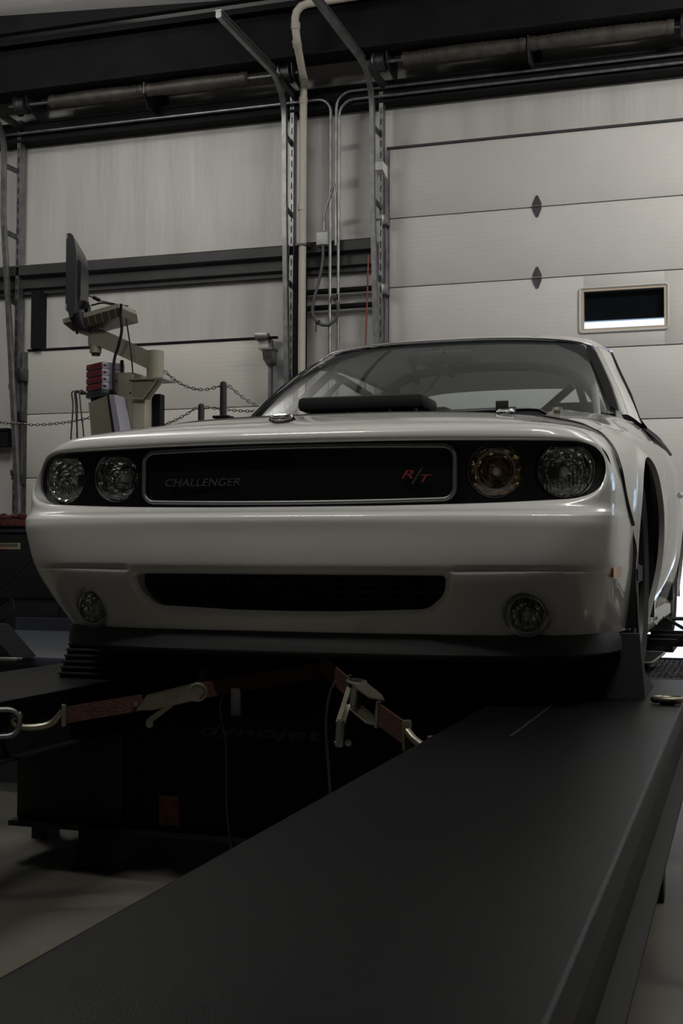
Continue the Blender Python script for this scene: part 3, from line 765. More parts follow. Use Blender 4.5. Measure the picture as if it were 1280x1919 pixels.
text_mesh('badge_letter', 'T', redbadge, b0, (.345, .077, .712), (1, .05, 0), (0, 0, 1), .019, .032, .35, .004)

# ---- ram-head style hood emblem: a small faceted chrome crest
def emb():
    yc = .165; zc = .889; mb = MB()
    prof = [(0, -.022), (.010, -.018), (.020, -.008), (.030, .004), (.040, .012), (.036, .017), (.024, .013), (.014, .018), (0, .014)]
    pl = [(x, h) for x, h in prof]+[(-x, h) for x, h in prof[-2:0:-1]]
    n = len(pl); tilt = lambda x, h, o: (x-.062+.0, yc-.012+h*.75-o*.35, zc-.004+h*.55+o)
    bot = [tilt(x, h, 0) for x, h in pl]; mid = [tilt(x*.85, h*.85, .009) for x, h in pl]; top = tilt(0, 0, .014)
    vs = bot+mid+[top]; fs = [(i, (i+1) % n, n+(i+1) % n, n+i) for i in range(n)]+[(n+i, n+(i+1) % n, 2*n) for i in range(n)]+[tuple(range(n-1, -1, -1))]
    mb.add(vs, fs)
    for s in (-1, 1):
        pts = [tilt(s*(.006+.024*math.sin(a)), .004+.010*math.cos(a), .012) for a in np.linspace(-.3, 4.2, 12)]
        mb.tube(pts, .0035, 6)
    return mb.build('hood_emblem', chrome, car, 15)
emb()

# ---- lower grille, fog lamps, chin spoiler, marker
mb = MB(); mb.prism([(x, .10, z) for x, z in [(-.44, .37), (.44, .37), (.44, .485), (-.44, .485)]], (0, .01, 0)); mb.build('lower_grille_backing', underm, car)
mb = MB()
for k in range(5): mb.b2((-.43, .07, .392+k*.02-.002), (.43, .082, .392+k*.02+.002))
for k in range(29): x = -.42+k*.03; mb.b2((x-.002, .07, .38), (x+.002, .08, .477))
mb.build('lower_grille_mesh', black, car)
for s in (-1, 1):
    c = Vector((s*FOG[0], surf_y(FOG[0], FOG[1])+.034, FOG[1])); ax = Vector((s*.12, -1, 0)).normalized(); LR = .047
    h = MB().lathe(c, ax, [(FOGR*1.02, -.004), (LR*1.03, -.002), (LR, .004), (LR*.93, .002), (LR*.92, -.03)], 36).build('fog_lamp', satin, car)
    MB().lathe(c, ax, [(LR*.93, -.004), (LR*.7, -.026), (LR*.35, -.040), (.0005, -.044)], 32).build('reflector', reflector, h, 50)
    MB().lathe(c+ax*-.04, ax, [(.0005, .03), (.008, .028), (.011, .02), (.011, 0)], 14).build('bulb', MATS['bulb_glass'], h)
    MB().lathe(c, ax, [(LR*.95, -.001), (LR*.6, .008), (LR*.3, .012), (.0005, .013)], 32).build('lens', flutedglass, h, 60)
A = FRn[0]; arow = np.concatenate([[(-x, y, z) for x, y, z in A[:0:-1]], A])
ap = catmull(arow, np.linspace(1.2, 16.8, 120))
mb = MB(); vs = []
prof = [(.010, .006), (-.004, .004), (-.012, -.012), (-.016, -.046), (-.010, -.052), (.055, -.050), (.055, -.01)]
for i, p in enumerate(ap):
    d = ap[min(i+1, 119)]-ap[max(i-1, 0)]; nrm = np.array([-d[1], d[0], 0]); nrm /= np.linalg.norm(nrm)
    vs += [tuple(p+nrm*a+np.array([0, 0, b])) for a, b in prof]
m = len(prof)
mb.add(vs, [(i*m+k, i*m+(k+1) % m, (i+1)*m+(k+1) % m, (i+1)*m+k) for i in range(119) for k in range(m)]+[tuple(range(m)), tuple(119*m+k for k in range(m))])
mb.build('chin_spoiler', lipmat, car, 30)
for s in (-1, 1):
    # amber side marker set into the fascia flank
    def fxs(y, z):
        return float(np.interp(y, [.065, .112, .20, .32], [.735, .786, .8125, .8215]))
    P4 = [(fxs(y, z)+.0028, y, z) for y, z in ((.19, .470), (.19, .498), (.25, .499), (.30, .500), (.292, .472), (.25, .470))]
    h = MB().prism([(s*x, y, z) for x, y, z in P4], (s*.0015, 0, 0)).build('side_marker', amber, car)
    P4 = [(fxs(y, z)+.0038, y, z) for y, z in ((.192, .472), (.192, .496), (.225, .497), (.225, .472))]
    MB().prism([(s*x, y, z) for x, y, z in P4], (s*.0015, 0, 0)).build('marker_insert', ambery, h)

# ---- fenders, doors, quarters (right half mirrored by s)
AC = (.925, .46, .372)          # front arch centre y, z, radius
RC = (3.66, .46, .37)
ST = [
 [(.810, .573, .322), (.832, .555, .49), (.8345, .52, .625), (.827, .295, .72), (.809, .315, .79), (.763, .360, .853), (.705, .405, .884), (.605, .425, .908)],
 [(.818, .66, .322), (.838, .66, .49), (.842, .64, .625), (.838, .60, .72), (.824, .60, .805), (.785, .60, .873), (.70, .60, .922), (.585, .60, .935)],
 [(.835, .93, .322), (.853, .93, .49), (.858, .93, .625), (.857, .93, .72), (.843, .93, .823), (.805, .93, .893), (.70, .93, .962), (.575, .90, .985)],
 [(.815, 1.28, .322), (.853, 1.28, .49), (.867, 1.28, .625), (.867, 1.28, .73), (.856, 1.28, .84), (.82, 1.28, .912), (.735, 1.28, .995), (.595, 1.25, 1.02)],
 [(.805, 1.58, .322), (.852, 1.58, .49), (.872, 1.58, .625), (.872, 1.58, .74), (.863, 1.58, .85), (.832, 1.58, .925), (.765, 1.58, 1.005), (.70, 1.56, 1.03)],
]
def mir(net, s): a = np.array(net, float); a[..., 0] *= s; return a
def taper(net):
    a = np.array(net, float); a[..., 0] -= np.interp(a[..., 1], [1.6, 2.2, 2.9, 3.3, 3.7, 4.2, 4.7], [0, .006, .028, .058, .08, .095, .085]); return a
def arch_sdf(c): return lambda q: np.hypot(q[:, 0]-c[0], q[:, 1]-c[1])-c[2]
def lipout(s):
    def f(p, sd):
        p = p.copy(); t = np.clip(1-np.abs(sd[0])/.035, 0, 1); p[:, 0] += s*.012*t*t*(3-2*t); return p
    return f
for s in (-1, 1):
    net = mir(ST, s); net = np.swapaxes(net, 0, 1)      # rows: bottom->top, u along the car
    panel('fender', Patch(net), np.linspace(0, 4, 81), np.linspace(0, 7, 71), [([1, 2], arch_sdf(AC), (-s*.018, 0, 0), None)], paint, car, 38, lipout(s))
    # dark seam between fascia and fender
    sm = [(.836, .525, .615), (.834, .44, .645), (.8305, .345, .69), (.827, .294, .735), (.818, .302, .77), (.80, .322, .812), (.768, .357, .850), (.735, .385, .870), (.705, .404, .8855), (.655, .416, .899), (.605, .424, .910)]
    sp = catmull(np.array(sm), np.linspace(0, len(sm)-1, 60)); sp[:, 0] *= s
    MB().tube([tuple(p) for p in sp], .0052, 6).build('panel_seam', black, car, 60)
    # door
    dn = [[(.805, 1.588, .322), (.79, 2.2, .322), (.79, 2.9, .322)], [(.852, 1.588, .49), (.85, 2.2, .49), (.852, 2.9, .49)], [(.872, 1.588, .625), (.874, 2.2, .625), (.878, 2.9, .625)],
          [(.872, 1.588, .74), (.879, 2.2, .745), (.884, 2.9, .76)], [(.863, 1.588, .85), (.872, 2.2, .86), (.878, 2.9, .88)], [(.832, 1.588, .925), (.846, 2.2, .945), (.855, 2.9, .965)], [(.812, 1.588, .955), (.826, 2.2, .975), (.835, 2.9, 1.0)]]
    d = loft('door_panel', mir(taper(dn), s), paint, car, 10, 5)
    mb = MB(); mb.tube([(s*.866, 2.52, .80), (s*.880, 2.56, .802), (s*.877, 2.68, .805), (s*.860, 2.72, .805)], .011, 8); mb.build('door_handle', paint, d, 60)
    # quarter panel with rear arch
    qn = [[(.79, 2.908, .322), (.82, 3.3, .322), (.874, 3.7, .322), (.862, 4.2, .34), (.80, 4.62, .36)], [(.852, 2.908, .49), (.87, 3.3, .49), (.896, 3.7, .49), (.884, 4.2, .49), (.82, 4.66, .50)],
          [(.878, 2.908, .625), (.89, 3.3, .64), (.907, 3.7, .65), (.894, 4.2, .65), (.83, 4.68, .65)], [(.884, 2.908, .76), (.90, 3.3, .79), (.912, 3.7, .80), (.90, 4.2, .80), (.835, 4.68, .80)],
          [(.878, 2.908, .88), (.89, 3.3, .92), (.90, 3.7, .935), (.888, 4.2, .94), (.825, 4.66, .93)], [(.855, 2.908, .965), (.845, 3.3, 1.0), (.84, 3.7, 1.01), (.835, 4.2, 1.01), (.79, 4.64, 1.0)],
          [(.835, 2.908, 1.0), (.79, 3.3, 1.03), (.755, 3.7, 1.04), (.75, 4.2, 1.035), (.73, 4.62, 1.02)]]
    panel('quarter_panel', Patch(mir(taper(qn), s)), np.linspace(0, 4, 61), np.linspace(0, 6, 43), [([1, 2], arch_sdf(RC), (-s*.018, 0, 0), None)], paint, car, 38, lipout(s))
    MB().b2((s*.72, 1.30, .25), (s*.79, 3.29, .33), .02).build('rocker_sill', paint, car)
    # wheel-arch liners
    for cy, cz, rr in (AC, RC):
        mb = MB(); seg = 20; vs = []; xo, xi = s*(.842 if cy < 2 else .80), s*.50
        for k in range(seg+1):
            a = -.35+(pi+.7)*k/seg; yy, zz = cy+(rr+.012)*math.cos(a), cz+(rr+.012)*math.sin(a); vs += [(xo, yy, zz), (xi, yy, zz)]
        mb.add(vs, [(2*k, 2*k+1, 2*k+3, 2*k+2) for k in range(seg)]+[tuple(2*k+1 for k in range(seg+1))])
        mb.build('wheel_well', underm, car, 40, False)

# ---- greenhouse
RF = [
 [(0, 1.895, 1.398), (.2, 1.903, 1.397), (.38, 1.925, 1.390), (.50, 1.96, 1.379), (.562, 2.0, 1.362)],
 [(0, 1.94, 1.412), (.2, 1.946, 1.411), (.39, 1.965, 1.405), (.515, 1.995, 1.393), (.585, 2.03, 1.368)],
 [(0, 2.15, 1.450), (.2, 2.15, 1.449), (.4, 2.16, 1.440), (.54, 2.17, 1.421), (.612, 2.19, 1.380)],
 [(0, 2.6, 1.474), (.2, 2.6, 1.473), (.38, 2.6, 1.464), (.52, 2.6, 1.440), (.592, 2.6, 1.392)],
 [(0, 3.0, 1.460), (.19, 3.0, 1.459), (.36, 3.0, 1.450), (.49, 3.0, 1.426), (.56, 3.0, 1.378)],
 [(0, 3.30, 1.425), (.18, 3.30, 1.423), (.35, 3.28, 1.412), (.465, 3.26, 1.388), (.53, 3.25, 1.345)],
]
roof = loft('roof', RF, paint, car, 8, 6, mirror=True)
HL = [[(x*.985, y, z-d_) for x, y, z in r] for r, d_ in zip(RF[1:], (.022, .022, .022, .03, .04))]
loft('headliner', HL, liner, car, 6, 5, mirror=True)
WB = [(0, 1.40, 1.045), (.22, 1.405, 1.044), (.42, 1.425, 1.042), (.60, 1.455, 1.040), (.715, 1.49, 1.035)]
mid = [[(1-t)*np.array(a)+t*np.array(b_)+np.array((0, -.018*math.sin(pi*t), .020*math.sin(pi*t))) for a, b_ in zip(WB, RF[0])] for t in (0, .25, .5, .75, 1)]
loft('windshield', mid, wsglass, car, 6, 4, mirror=True)
# black frit border round the windshield
edge = [np.array(r[-1]) for r in mid]+[np.array(p) for p in RF[0][-2::-1]]
edge = edge+[np.array((-p[0], p[1], p[2])) for p in edge[-2::-1]]
ins = []
cen = np.array((0, 1.68, 1.24))
E = catmull(np.array(edge), np.linspace(0, len(edge)-1, 90)); vs = []
for p in E:
    q = p+(cen-p)*np.array((.055, .11, .11)); vs += [tuple(p+np.array((0, -.003, .004))), tuple(q+np.array((0, -.012, .012)))]
mb = MB(); mb.add(vs, [(2*i, 2*i+1, 2*i+3, 2*i+2) for i in range(89)]); mb.build('windshield_border', fritblack, car, 60, False)
for s in (-1, 1):
    # A pillar
    ap_ = [[(.718, 1.485, 1.032), (.745, 1.50, 1.030), (.782, 1.56, 1.005)], [(.668, 1.66, 1.157), (.693, 1.68, 1.158), (.728, 1.76, 1.135)], [(.612, 1.84, 1.270), (.638, 1.865, 1.272), (.672, 1.95, 1.25)], [(.563, 1.998, 1.361), (.588, 2.03, 1.366), (.625, 2.12, 1.355)]]
    loft('windshield_pillar', mir(ap_, s), paint, car, 6, 6)
    MB().tube([tuple(np.array((s, 1, 1))*np.array(p)+np.array((s*.001, -.003, .003))) for p in [r[0] for r in ap_]], .006, 8).build('windshield_trim', satin, car, 60)
    # side glass, rail and rear pillar
    sg = [[(.812, 1.60, .962), (.826, 2.2, .982), (.835, 2.9, 1.008)], [(.735, 1.76, 1.13), (.724, 2.3, 1.15), (.695, 2.9, 1.165)], [(.628, 2.13, 1.348), (.612, 2.5, 1.382), (.597, 2.95, 1.372)]]
    # the side windows are down; a dark edge of glass shows above the belt
    sgl = [[(x-.012, y, z) for x, y, z in sg[0]], [(x-.014, y, z+.035) for x, y, z in sg[0]]]
    loft('lowered_window', mir(taper(sgl), s), tintblack, car, 8, 2)
    MB().tube([(s*x, y, z) for x, y, z in ((.615, 2.10, 1.352), (.618, 2.2, 1.368), (.600, 2.6, 1.384), (.567, 3.0, 1.370), (.535, 3.25, 1.338))], .010, 8).build('drip_rail', paint, car, 60)
    MB().tube([(s*x, y, z) for x, y, z in ((.785, 1.575, .985), (.815, 1.62, .962), (.824, 2.2, .981), (.812, 2.9, 1.005))], .008, 8).build('belt_molding', black, car, 60)
    cp = [[(.838, 2.90, 1.003), (.79, 3.35, 1.035), (.755, 3.8, 1.045)], [(.70, 2.93, 1.19), (.69, 3.3, 1.18), (.70, 3.62, 1.14)], [(.595, 2.97, 1.376), (.586, 3.25, 1.345), (.585, 3.30, 1.335)]]
    loft('rear_pillar', mir(taper(cp), s), paint, car, 6, 6)
    loft('pillar_trim', mir(taper([[(x-.02, y+.004, z) for x, y, z in r] for r in cp]), s), underm, car, 6, 6)
    MB().tube([(s*x, y, z) for x, y, z in ((.775, 1.575, 1.0), (.722, 1.775, 1.135), (.666, 1.965, 1.25), (.619, 2.125, 1.35), (.600, 2.35, 1.372), (.585, 2.65, 1.375), (.555, 3.0, 1.362))], .013, 8).build('window_seal', fritblack, car, 60)
    MB().b2((s*.775, 1.62, .35), (s*.765, 3.2, .955)).build('door_trim', interior, car)
RW = [[(0, 3.30, 1.420), (.3, 3.29, 1.412), (.53, 3.26, 1.345)], [(0, 3.60, 1.26), (.33, 3.59, 1.25), (.61, 3.50, 1.21)], [(0, 3.92, 1.075), (.36, 3.90, 1.072), (.66, 3.80, 1.05)]]
loft('rear_window', RW, rearglass, car, 6, 6, mirror=True)
DK = [[(0, 3.90, 1.07), (.4, 3.88, 1.068), (.68, 3.78, 1.045)], [(0, 4.3, 1.08), (.4, 4.3, 1.078), (.665, 4.25, 1.04)], [(0, 4.66, 1.085), (.4, 4.66, 1.08), (.65, 4.60, 1.025)], [(0, 4.72, 1.03), (.4, 4.72, 1.03), (.70, 4.66, 1.0)], [(0, 4.74, .65), (.4, 4.74, .65), (.745, 4.68, .65)], [(0, 4.70, .36), (.4, 4.70, .36), (.72, 4.62, .36)]]
loft('rear_deck', DK, paint, car, 6, 6, mirror=True)
MB().b2((-.70, .30, .24), (.70, 4.6, .30), .02).build('floor_pan', underm, car)
mb = MB(); mb.b2((-.60, .46, .27), (.60, .50, .86)); mb.b2((-.60, 1.30, .27), (.60, 1.34, 1.0)); mb.b2((-.575, .46, .60), (-.555, 1.34, .90)); mb.b2((.555, .46, .60), (.575, 1.34, .90)); mb.build('engine_bay', underm, car)
mb = MB(); mb.box((0, .92, .72), (.62, .62, .24), .04); mb.box((-.22, .9, .86), (.16, .5, .07), .02); mb.box((.22, .9, .86), (.16, .5, .07), .02); mb.build('engine', black, car)
# air cleaner standing out of the open engine bay
acn = MB().box((-.048, .93, 1.022), (.425, .20, .046), .016).build('air_cleaner', mat('filter_black', (.010, .010, .010), .85), car)
for x, y in ((-.225, .85), (-.10, .88), (.05, .85), (.135, .85), (-.18, 1.0), (.12, 1.0)):
    MB().tube([(x, y, .90), (x, y, 1.0)], .0055, 8).build('support_rod', satin, acn, 60)
mb = MB(); mb.box((-.05, .98, .94), (.34, .2, .11), .02); mb.build('throttle_body', black, acn)
# cowl cover with sloping right end, bracket, caps and cables
mb = MB(); cw = [(-.62, .98), (-.56, 1.022), (.44, 1.030), (.475, 1.026), (.545, .985), (.545, .93), (-.62, .93)]
mb.prism([(x, 1.20, z) for x, z in cw], (0, .17, 0)); mb.build('cowl_cover', cowlm, car, 30)
MB().tube([(-.56, 1.198, 1.020), (.44, 1.198, 1.028), (.475, 1.198, 1.024), (.545, 1.198, .985)], .0035, 6).build('cowl_edge', mat('edge_grey', (.16, .16, .17), .4), car, 60)
br = MB().b2((.466, .455, .908), (.502, .462, .962), .002).build('hood_bracket', black, car)
MB().lathe((.505, .40, .921), (0, 0, 1), [(.024, 0), (.028, .004), (.024, .008), (.017, .008), (.017, 0)], 20).build('hood_pin_plate', chrome, car)
mb = MB(); mb.lathe((.607, .68, .935), (0, 0, 1), [(.0005, .03), (.014, .03), (.016, .022), (.011, .02), (.010, .005), (.02, 0), (.022, -.03)], 16); mb.build('filler_cap', mat('brass_cap', (.45, .42, .34), .35, .8), car)
cb = catmull(np.array([(.46, .44, .915), (.52, .45, .917), (.575, .46, .915), (.62, .47, .908)]), np.linspace(0, 3, 20))
MB().tube([tuple(p) for p in cb], .006, 6).build('hood_cable', black, car, 60)
mb = MB(); mb.tube([(-.61, .41, .905), (.61, .41, .905)], .004, 6); P_ = catmull(np.array([(-.605, .424, .908), (-.36, .408, .927), (0, .406, .932), (.36, .408, .927), (.605, .424, .908)]), np.linspace(0, 4, 40))
MB().tube([tuple(p) for p in P_], .0045, 6).build('hood_seal', black, car, 60)

# ---- cabin
mb = MB(); mb.prism([(-.70, 1.45, .93), (-.70, 1.50, 1.0), (-.70, 1.70, 1.015), (-.70, 1.92, .99), (-.70, 1.97, .90), (-.70, 1.97, .62), (-.70, 1.45, .62)], (1.40, 0, 0)); mb.build('dashboard', interior, car, 30)
for sx in (-.37, .37):
    st = MB().box((sx, 2.72, .56), (.46, .50, .18), .05).build('seat', interior, car)
    MB().box((sx, 3.0, .88), (.44, .14, .62), .05, Matrix.Rotation(-.2, 3, 'X')).build('backrest', interior, st)
    MB().box((sx, 3.07, 1.20), (.26, .10, .16), .04).build('headrest', interior, st)
mb = MB(); t_ = [Vector((.36, 2.16, .97))+Matrix.Rotation(-.5, 3, 'X') @ Vector((.17*math.cos(a), 0, .17*math.sin(a))) for a in np.linspace(0, 2*pi, 29)]
mb.tube(t_, .014, 8, False); mb.tube([(.36, 2.16, .97), (.36, 1.9, .90)], .02, 8); mb.tube([(.20, 2.16, .97), (.52, 2.16, .97)], .012, 8); mb.build('steering_wheel', black, car, 60)
cage = mat('roll_cage', (.018, .018, .02), .4); cagel = mat('roll_cage_bare', (.5, .5, .49), .35)
hoop = [(-.56, 2.65, .35), (-.57, 2.65, .95), (-.53, 2.65, 1.18), (-.44, 2.65, 1.32), (-.28, 2.65, 1.385), (0, 2.65, 1.402), (.28, 2.65, 1.385), (.44, 2.65, 1.32), (.53, 2.65, 1.18), (.57, 2.65, .95), (.56, 2.65, .35)]
rc = MB().tube([tuple(p) for p in catmull(np.array(hoop), np.linspace(0, 10, 60))], .022, 10).build('roll_cage', cage, car, 60)
MB().tube([(-.55, 2.65, .5), (.40, 2.65, 1.30)], .018, 8).build('diagonal_bar', cage, rc, 60)
for s in (-1, 1):
    MB().tube([(s*.50, 2.65, 1.26), (s*.57, 2.3, 1.32), (s*.56, 2.08, 1.31), (s*.66, 1.75, 1.08), (s*.68, 1.62, .85)], .018, 8).build('front_bar', cage, rc, 60)
    MB().tube([(s*.42, 2.66, 1.33), (s*.50, 3.75, .76)], .018, 8).build('rear_brace', cage, rc, 60)
MB().tube([(.545, 2.20, 1.31), (.60, 1.85, 1.03)], .014, 8).build('bare_bar', cagel, rc, 60)
MB().tube([(-.52, 2.15, 1.30), (-.62, 1.75, 1.02)], .012, 8).build('bare_bar', cagel, rc, 60)
MB().tube([(-.22, 2.12, 1.372), (-.20, 2.13, 1.33), (-.185, 2.14, 1.26)], .013, 8).build('belt_strap', cage, rc, 60)
MB().tube([(-.22, 2.12, 1.372), (-.12, 2.16, 1.345), (-.04, 2.2, 1.305)], .016, 8).build('belt_strap', cage, rc, 60)
MB().tube([(-.10, 2.2, 1.30), (-.16, 2.0, 1.16), (-.19, 1.9, 1.05)], .010, 8).build('bare_bar', cagel, rc, 60)
mr = MB().box((0, 1.86, 1.325), (.22, .03, .06), .012).build('rear_view_mirror', black, car)
MB().tube([(0, 1.80, 1.345), (0, 1.85, 1.33)], .008, 6).build('mirror_stem', black, mr)
for s in (-1, 1):
    p0 = (-.35, 1.42, 1.052) if s < 0 else (.10, 1.42, 1.055)
    MB().tube([p0, (p0[0]+.42*(-1 if s < 0 else 1)*.6+.2*(s < 0), 1.46, 1.064)], .006, 6).build('wiper', black, car)
MB().b2((-.66, 3.25, .72), (.66, 3.95, .98)).build('parcel_shelf', interior, car)

# ---- wheels
def wheel(x, y, z, s, steer=0.0):
    R = .332; w = .25; c = (x, y, z); ax = Vector((s*math.cos(steer), math.sin(steer)*s, 0))
    prof = [(R*.72, -w*.44), (R*.86, -w*.5), (R*.95, -w*.48), (R*.99, -w*.40)]
    for k in range(4):
        t = -w*.34+k*w*.20; prof += [(R, t), (R, t+w*.10), (R-.007, t+w*.115), (R-.007, t+w*.175)]
    prof = prof[:-2]+[(R*.99, w*.40), (R*.95, w*.48), (R*.86, w*.5), (R*.72, w*.44)]
    wt = MB().lathe(c, ax, prof, 48).build('tire', darkrub, car, 40)
    MB().lathe(c, ax, [(R*.72, -w*.44), (R*.70, -w*.3), (R*.70, w*.30), (R*.73, w*.44), (R*.70, w*.46), (R*.66, w*.34), (.0005, w*.30)], 40).build('rim', gunmetal, wt, 40)
    X_, Y_, D_ = frame_of(ax)
    for k in range(5):
        a = 2*pi*k/5; d = X_*math.cos(a)+Y_*math.sin(a); n = X_*-math.sin(a)+Y_*math.cos(a); C = Vector(c)+D_*(w*.36)
        MB().prism([C+d*.03-n*.03, C+d*.03+n*.03, C+d*R*.69+n*.022, C+d*R*.69-n*.022], D_*.02).build('spoke', gunmetal, wt, 30)
for s in (-1, 1):
    wheel(s*.705, .93, .477, s); wheel(s*.665, 3.66, .477, s)
# ================================================================== DYNO, RAMPS AND SHOP EQUIPMENT
rampm = mat('ramp_coating', (0.0036, 0.0036, 0.0043), 0.38, spec=0.13, var=0.4, vscale=160, bump=0.10, bscale=420)
rampside = mat('ramp_steel', (0.010, 0.010, 0.011), 0.6)
dynom = mat('dyno_black', (0.007, 0.007, 0.007), 0.7, spec=0.2)
bluesteel = mat('deck_blue_steel', (0.045, 0.05, 0.065), 0.45, 0.2, var=0.2, vscale=8)
strapm = mat('strap_webbing', (0.06, 0.018, 0.011), 0.8, var=0.25, vscale=30, bump=0.4, bscale=200)
zinc = mat('zinc_yellow', (0.30, 0.28, 0.22), 0.35, 0.85, var=0.2, vscale=20)
RZ = 0.145
def runway(x0, x1, label, stands):
    t = empty('runway_ramp', ((x0+x1)/2, -1.5, FZ), label, 'ramp', 'black runway ramps')
    Y0, Y1 = -4.2, 1.06
    # deck plate with rolled long edges
    prof = [(x0, RZ-.05), (x0, RZ-.008), (x0+.003, RZ-.002), (x0+.010, RZ), (x1-.007, RZ), (x1-.003, RZ-.001), (x1-.0005, RZ-.004), (x1, RZ-.05), (x1-.008, RZ-.05), (x1-.008, RZ-.014), (x0+.008, RZ-.014), (x0+.008, RZ-.05)]
    mb = MB(); n = len(prof); vs = [(x, Y0, z) for x, z in prof]+[(x, Y1, z) for x, z in prof]
    mb.add(vs, [(i, (i+1) % n, n+(i+1) % n, n+i) for i in range(n)]); mb.build('deck_plate', rampm, t, 50)
    for x in (x0+.012, x1-.03):
        mb = MB(); mb.b2((x, Y0, RZ-.15), (x+.018, Y1, RZ-.014)); mb.b2((x-.004, Y0, RZ-.156), (x+.05, Y1, RZ-.148)); mb.build('side_channel', rampside, t)
    for y, xx in stands:
        mb = MB(); mb.b2((xx, y-.04, FZ), (xx+.06, y+.04, RZ-.02)); mb.build('support_leg', rampside, t)
    return t
rr = runway(.494, .973, 'black runway ramp filling the lower right foreground', ((-2.6, .55), (-2.6, .85), (-.9, .55), (.6, .55), (.6, .85)))
runway(-1.19, -.70, 'black runway ramp at the left edge under the car', ((-2.6, -1.15), (-2.6, -.80), (.75, -1.15), (.25, -1.15)))
MB().b2((.655, -.4, RZ+.0005), (.661, 1.05, RZ+.0025)).build('plate_joint', MATS['dark_steel'], rr)

# ---- wheel chocks in front of the tyres
c1 = empty('wheel_chock', (.74, .53, RZ), 'smooth black wheel chock under the right headlights', 'wheel chock', 'wheel chocks')
mb = MB(); mb.prism([(.610, .44, RZ), (.872, .44, RZ), (.855, .47, .318), (.625, .47, .318)], (0, .035, 0)); mb.build('front_face', darkrub, c1, 20)
mb = MB(); mb.add([(.610, .474, RZ), (.872, .474, RZ), (.855, .50, .318), (.625, .50, .318), (.610, .80, RZ), (.872, .80, RZ), (.86, .62, .20), (.62, .62, .20)], [(0, 1, 2, 3), (3, 2, 6, 7), (7, 6, 5, 4), (0, 3, 7, 4), (1, 5, 6, 2), (0, 4, 5, 1)]); mb.build('wedge_body', darkrub, c1, 20)
c2 = empty('wheel_chock', (-.80, .53, RZ), 'ribbed black wheel chock under the left headlights', 'wheel chock', 'wheel chocks')
mb = MB(); mb.add([(-.92, .48, RZ), (-.68, .48, RZ), (-.71, .52, .262), (-.90, .52, .262), (-.92, .84, RZ), (-.68, .84, RZ), (-.71, .62, .22), (-.90, .62, .22)], [(0, 1, 2, 3), (3, 2, 6, 7), (7, 6, 5, 4), (0, 3, 7, 4), (1, 5, 6, 2), (0, 4, 5, 1)]); mb.build('wedge_body', darkrub, c2, 20)
for k in range(6):
    z = RZ+.012+k*.018; f = (z-RZ)/.117
    MB().b2((-.92+.02*f, .466+.04*f, z-.004), (-.68-.03*f, .49+.04*f, z+.004), .002).build('rib', darkrub, c2)

# ---- dyno housing between the runways
dy = empty('dynamometer', (-.25, 1.2, FZ), 'black dynamometer housing under the car between the runways', 'dynamometer')
MB().b2((-.68, .46, -.31), (.47, 2.6, .075), .012).build('housing', dynom, dy)
MB().b2((-1.06, .47, -.30), (-.69, 1.0, -.02), .006).build('side_cabinet', mat('dyno_brown_black', (.020, .017, .015), .55), dy)
MB().b2((-1.07, .44, -.318), (.47, 1.2, -.302)).build('base_rail', mat('rail_grey', (.05, .05, .052), .4), dy)
for x in (-.745, .30):
    mb = MB(); mb.b2((x-.055, .40, FZ), (x+.055, .52, -.30)); mb.b2((x-.07, .38, FZ), (x+.07, .54, FZ+.012)); mb.build('foot', rampside, dy)
MB().b2((-.90, 1.32, -.30), (.62, 2.6, .215), .01).build('light_block', dynom, dy)  # box added to block daylight showing through under the car
text_mesh('lettering', 'dynojet', mat('lettering_grey', (.055, .052, .052), .5), dy, (-.425, .4595, -.020), (1, 0, 0), (0, 0, 1), .040, .385, .25, .002)
text_mesh('lettering_shadow', 'dynojet', mat('lettering_red', (.05, .008, .006), .5), dy, (-.432, .4598, -.016), (1, 0, 0), (0, 0, 1), .040, .385, .25, .001)
st = MB().b2((-.56, .4575, -.285), (-.495, .4605, -.205)).build('warning_sticker', mat('sticker_orange', (.17, .05, .02), .6, var=.4, vscale=40), dy)
MB().b2((-.56, .456, -.206), (-.495, .458, -.198)).build('sticker_band', mat('sticker_pale', (.16, .15, .13), .6), st)
MB().b2((-.60, .456, -.312), (-.48, .458, -.304)).build('rating_plate', mat('plate_grey', (.12, .12, .14), .4), dy)
MB().lathe((.04, .452, -.01), (0, -1, 0), [(.011, 0), (.010, .006), (.0005, .007)], 14).build('bolt', satin, dy)
MB().lathe((.36, .452, .03), (0, -1, 0), [(.011, 0), (.010, .006), (.0005, .007)], 14).build('bolt', satin, dy)

# wires hanging below the car
wiremat = mat('brown_wire', (.07, .045, .03), .6)
for pts, lab in (([(.17, .05, .22), (.12, .06, .19), (.095, .08, .10), (.09, .12, -.05), (.09, .2, -.40)], 'thin wire hanging beside the right ratchet strap'),
                 ([(-.22, .15, .18), (-.24, .17, .10), (-.235, .2, 0), (-.25, .25, -.2), (-.25, .33, -.41)], 'thin wire hanging beside the left ratchet buckle')):
    thing(MB().tube([tuple(p) for p in catmull(np.array(pts), np.linspace(0, len(pts)-1, 24))], .0035, 6), 'wire', wiremat, lab, 'wire', smooth=60)
thing(MB().box((-.165, .10, .135), (.028, .012, .075), .004), 'hang_tag', mat('dull_tag', (.03, .03, .03), .6), 'small grey tag hanging under the bumper', 'tag')

